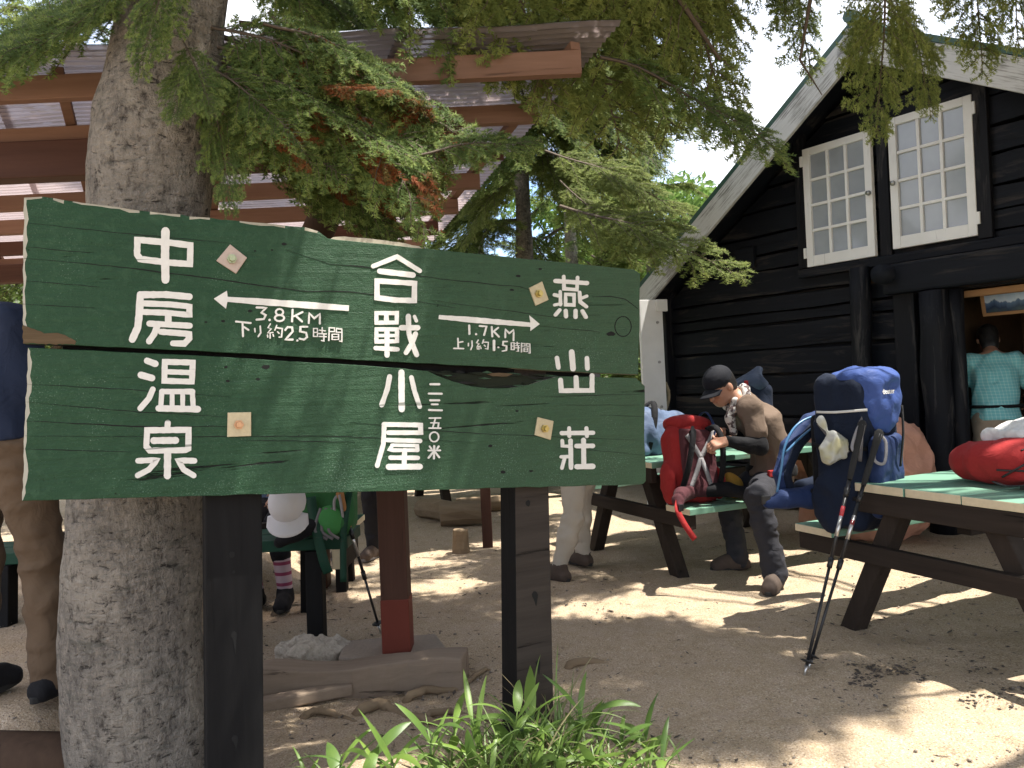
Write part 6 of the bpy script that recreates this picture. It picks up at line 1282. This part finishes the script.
# ------------------------------------------------------------------ plants at the foot of the sign, roots, grit
def m_grass(name, a, b):
    t = NT(name); oi = t.n('ObjectInfo'); n1 = t.noise(t.coord(), 9, 3); f = t.math('ADD', t.math('MULTIPLY', n1.outputs[0], .6), t.math('MULTIPLY', oi.outputs['Random'], .45))
    c = t.mix(f, a, b); t.set(Base_Color=c, Roughness=.42); tl = t.n('BsdfTranslucent', {'Color': c}); mx = t.n('MixShader', {0: .38, 1: t.b, 2: tl}); t.t.links.new(mx.outputs[0], t.out.inputs[0]); return t.m
M_blade = m_grass('broad_grass_leaf', (.035, .095, .035), (.24, .36, .06)); M_thin = m_grass('thin_grass_leaf', (.10, .18, .045), (.26, .36, .10)); M_dry = m_grass('dry_grass_leaf', (.26, .22, .12), (.36, .32, .19))
rg = random.Random(21)
def blade(mb, p, az, L, wd, rise, bend, twist=0, mi=0, n=9):
    """one leaf: lens outline with a folded midrib, curving over"""
    d = V(math.cos(az), math.sin(az), 0); sd = V(-d[1], d[0], 0); q = np.asarray(p, float); ang = rise; vs = []
    for i in range(n+1):
        f = i/n; w_ = wd*(math.sin(math.pi*min(1, (f*.92+.08)))**.7)*(1-.25*f) if i < n else .0004
        dirn = d*math.cos(ang)+V(0, 0, math.sin(ang)); up = np.cross(dirn, sd); sdt = sd*math.cos(twist*f)+up*math.sin(twist*f)
        vs += [q-sdt*w_*.5-up*w_*.14, q.copy(), q+sdt*w_*.5-up*w_*.14]; q = q+dirn*L/n; ang -= bend/n
    fs = [(3*i+k, 3*i+k+1, 3*i+4+k, 3*i+3+k) for i in range(n) for k in (0, 1)]
    mb.add(vs, fs, mi)
def leafy(x, y, label, hgt, nl, group, az0=None):
    z = float(gz(x, y)); t = thing('leafy_plant', label, 'plant', (x, y, z), 0, group)
    lean = (rg.uniform(-.12, .12), rg.uniform(-.12, .12)); mb = MB(); st = [(lean[0]*f*hgt*2, lean[1]*f*hgt*2, hgt*f) for f in np.linspace(-.05, 1, 6)]
    mb.tube(st, [.0045, .004, .0035, .003, .0025, .002], 5); mb.build('stem', M_thin, t, True)
    for k in range(nl):
        f = .25+.75*(k+.5)/nl; p = (lean[0]*f*hgt*2, lean[1]*f*hgt*2, hgt*f); az = (az0 if az0 is not None else 0)+k*2.4+rg.uniform(-.5, .5)
        mb = MB(); blade(mb, p, az, rg.uniform(.09, .21), rg.choice((rg.uniform(.012, .024), rg.uniform(.024, .048))), rg.uniform(.5, 1.35), rg.uniform(.15, 1.6), rg.uniform(-.9, .9)); mb.build('leaf', M_blade, t, True, fixn=False)
def tuft(x, y, label, n, L, group, dry=.15, up=False):
    z = float(gz(x, y)); mb = MB()
    for k in range(n): blade(mb, (rg.gauss(0, .035), rg.gauss(0, .03), -.01), rg.uniform(0, 6.28), L*rg.uniform(.5, 1.15), rg.uniform(.004, .010), rg.uniform(1.0, 1.5) if up else rg.uniform(.7, 1.45), rg.uniform(.5, 2.1), rg.uniform(-.5, .5), 1 if rg.random() < dry else 0, 11)
    o = mb.build('grass_tuft', [M_thin, M_dry], None, True, fixn=False); o.location = (x, y, z); tag(o, label, 'grass', group)
def spot(px, Y): p = P(px, 400, Y); return p[0], p[1]
ga = 'broad leaved plants at the foot of the sign'; gb = 'grass tufts at the foot of the sign'
la = 'broad leaved green plant growing in the row below the sign between its posts'
for px, Y, hg, nl in ((292, 2.36, .10, 5), (318, 2.40, .16, 6), (345, 2.34, .08, 5), (380, 2.42, .13, 6), (408, 2.44, .20, 6), (432, 2.48, .24, 7), (455, 2.42, .14, 6), (470, 2.52, .26, 7), (492, 2.46, .30, 7), (505, 2.55, .20, 6), (522, 2.50, .22, 7), (545, 2.48, .12, 6), (470, 2.34, .10, 6), (430, 2.34, .08, 5), (515, 2.38, .12, 6), (555, 2.60, .24, 5), (360, 2.50, .10, 4)): leafy(*spot(px, Y), la, hg*.78, nl, ga)
lb_ = 'broad leaved green plant growing right of the right sign post'
for px, Y, hg, nl in ((585, 2.62, .20, 6), (610, 2.56, .12, 6), (632, 2.60, .10, 5), (575, 2.46, .10, 6), (600, 2.44, .06, 5), (645, 2.52, .05, 4)): leafy(*spot(px, Y), lb_, hg*.8, nl, ga)
lt_ = 'tuft of thin arching grass at the foot of the sign posts'
for px, Y, n, L, u in ((500, 2.50, 34, .36, 0), (522, 2.56, 30, .46, 1), (540, 2.54, 36, .42, 1), (560, 2.50, 34, .32, 0), (480, 2.40, 32, .28, 0), (455, 2.40, 26, .26, 0), (575, 2.45, 30, .24, 0), (430, 2.42, 24, .24, 0), (510, 2.44, 30, .34, 1), (590, 2.50, 24, .20, 0), (620, 2.48, 22, .16, 0), (450, 2.48, 20, .24, 0), (640, 2.55, 20, .14, 0), (520, 2.42, 26, .22, 0), (400, 2.36, 14, .20, 0), (310, 2.34, 12, .22, 0)): tuft(*spot(px, Y), lt_, n, L*.9, gb, up=bool(u))
# roots breaking the surface between the footing and the plants
for pts, r0, lb_ in (([G(355, 712), G(385, 706), G(415, 716), G(440, 730)], .028, 'gnarled root arching out of the sand below the footing'), ([G(405, 700), G(432, 690), G(462, 684), G(492, 668)], .020, 'thin root running past the right end of the edging timber'), ([G(300, 716), G(330, 712), G(360, 722)], .018, 'short root beside the left sign post'), ([G(565, 668), G(595, 663), G(625, 664)], .022, 'smooth root lying right of the right sign post'), ([G(420, 722), G(450, 712), G(476, 716), G(500, 726)], .016, 'root crossing the sand behind the leafy plants')):
    q = []
    for i in range(len(pts)-1):
        for k in range(5): f = k/5; q.append(pts[i]+(pts[i+1]-pts[i])*f+V(rg.gauss(0, .008), rg.gauss(0, .008), .002+.012*math.sin(3*(i+f))))
    q.append(pts[-1]-V(0, 0, .02)); q[0] = q[0]-V(0, 0, .03); m = len(q)
    tag(MB().tube(q, [r0*(1-.6*i/m) for i in range(m)], 9, lump=.25, rnd=rg).build('tree_root', M_cut, None, True), lb_, 'root')
# grit, chips and twigs strewn over the yard
def scatter(name, n, fn, m, label, seed, flat=.6):
    r = np.random.default_rng(seed); base = np.array([(1, 0, 0), (-1, 0, 0), (0, 1, 0), (0, -1, 0), (0, 0, 1), (0, 0, -1)], float); F = np.array([(0,2,4), (2,1,4), (1,3,4), (3,0,4), (2,0,5), (1,2,5), (3,1,5), (0,3,5)])
    vs = []; 
    for i in range(n):
        x, y, sz, asp = fn(r); a = r.uniform(0, 6.28); R = np.array(((math.cos(a), math.sin(a), 0), (-math.sin(a), math.cos(a), 0), (0, 0, 1)))
        v = base*r.uniform(.6, 1.2, (6, 1))*np.array((sz*asp, sz, sz*flat)); vs.append(v@R+np.array((x, y, float(gz(x, y))+sz*flat*.35)))
    vs = np.concatenate(vs); fs = (np.arange(n)[:, None, None]*6+F[None]).reshape(-1, 3)
    o = link_mesh(name, np_mesh(name, vs, fs), m); tag(o, label, None, None, 'stuff')
M_chip = m_plain('dark_bark_chip', (.085, .068, .055), .95, .6, 14); M_peb = m_plain('grey_grit', (.27, .225, .18), .95, .55, 12)
def f_peb(r):
    y = 2.2+6.5*r.random()**1.6; return (r.uniform(-.75, .8)*y, y, .0022+.009*r.random()**5, 1.1)
scatter('grit', 9000, f_peb, M_peb, 'loose grit on the sandy yard', 5)
def f_chip(r):
    if r.random() < .5:
        f = r.random(); c = G(815+190*f, 668+22*f); return (c[0]+r.normal(0, .16), c[1]+r.normal(0, .07+.06*f), .002+.010*r.random()**3, r.uniform(1, 2.0))
    y = 2.3+4*r.random(); return (r.uniform(-.5, .75)*y, y, .003+.008*r.random()**2, r.uniform(1, 4))
scatter('bark_chips', 2600, f_chip, M_chip, 'dark bark chips and gravel strewn beside the near table', 6, .4)
def f_twig(r):
    y = 2.3+4.5*r.random(); return (r.uniform(-.45, .8)*y, y, .0016, r.uniform(6, 26))
scatter('fallen_twigs', 420, f_twig, M_twig, 'fallen twigs and needles on the sandy yard', 7, 1.0)
# low green growth on the slope behind the yard
r = np.random.default_rng(15); n = 42000; x = r.uniform(-26, 22, n); y = 12.2+26*r.random(n)**1.3; z = gz(x, y)+r.random(n)**2*1.3*(.4+.6*(vnoise(np.stack([x, y, 0*x], 1), .5, 3) > -.2)); c = np.stack([x, y, z], 1)
nv = r.normal(0, 1, (n, 3))+np.array((0, -.3, 1)); nv /= np.linalg.norm(nv, axis=1)[:, None]; u = np.cross(nv, r.normal(0, 1, (n, 3))); u /= np.linalg.norm(u, axis=1)[:, None]; v = np.cross(nv, u); s = .12*r.uniform(.6, 1.6, n)[:, None]
me = np_mesh('undergrowth', np.stack([c-u*s, c-v*s*.5, c+u*s, c+v*s*.5], 1).reshape(-1, 3), np.arange(4*n).reshape(-1, 4)); at = me.attributes.new('tip', 'FLOAT', 'POINT'); at.data.foreach_set('value', np.repeat(r.random(n)*.6, 4).astype(np.float32))
tag(link_mesh('undergrowth', me, M_broad), 'low leafy undergrowth covering the slope behind the yard', None, None, 'stuff')
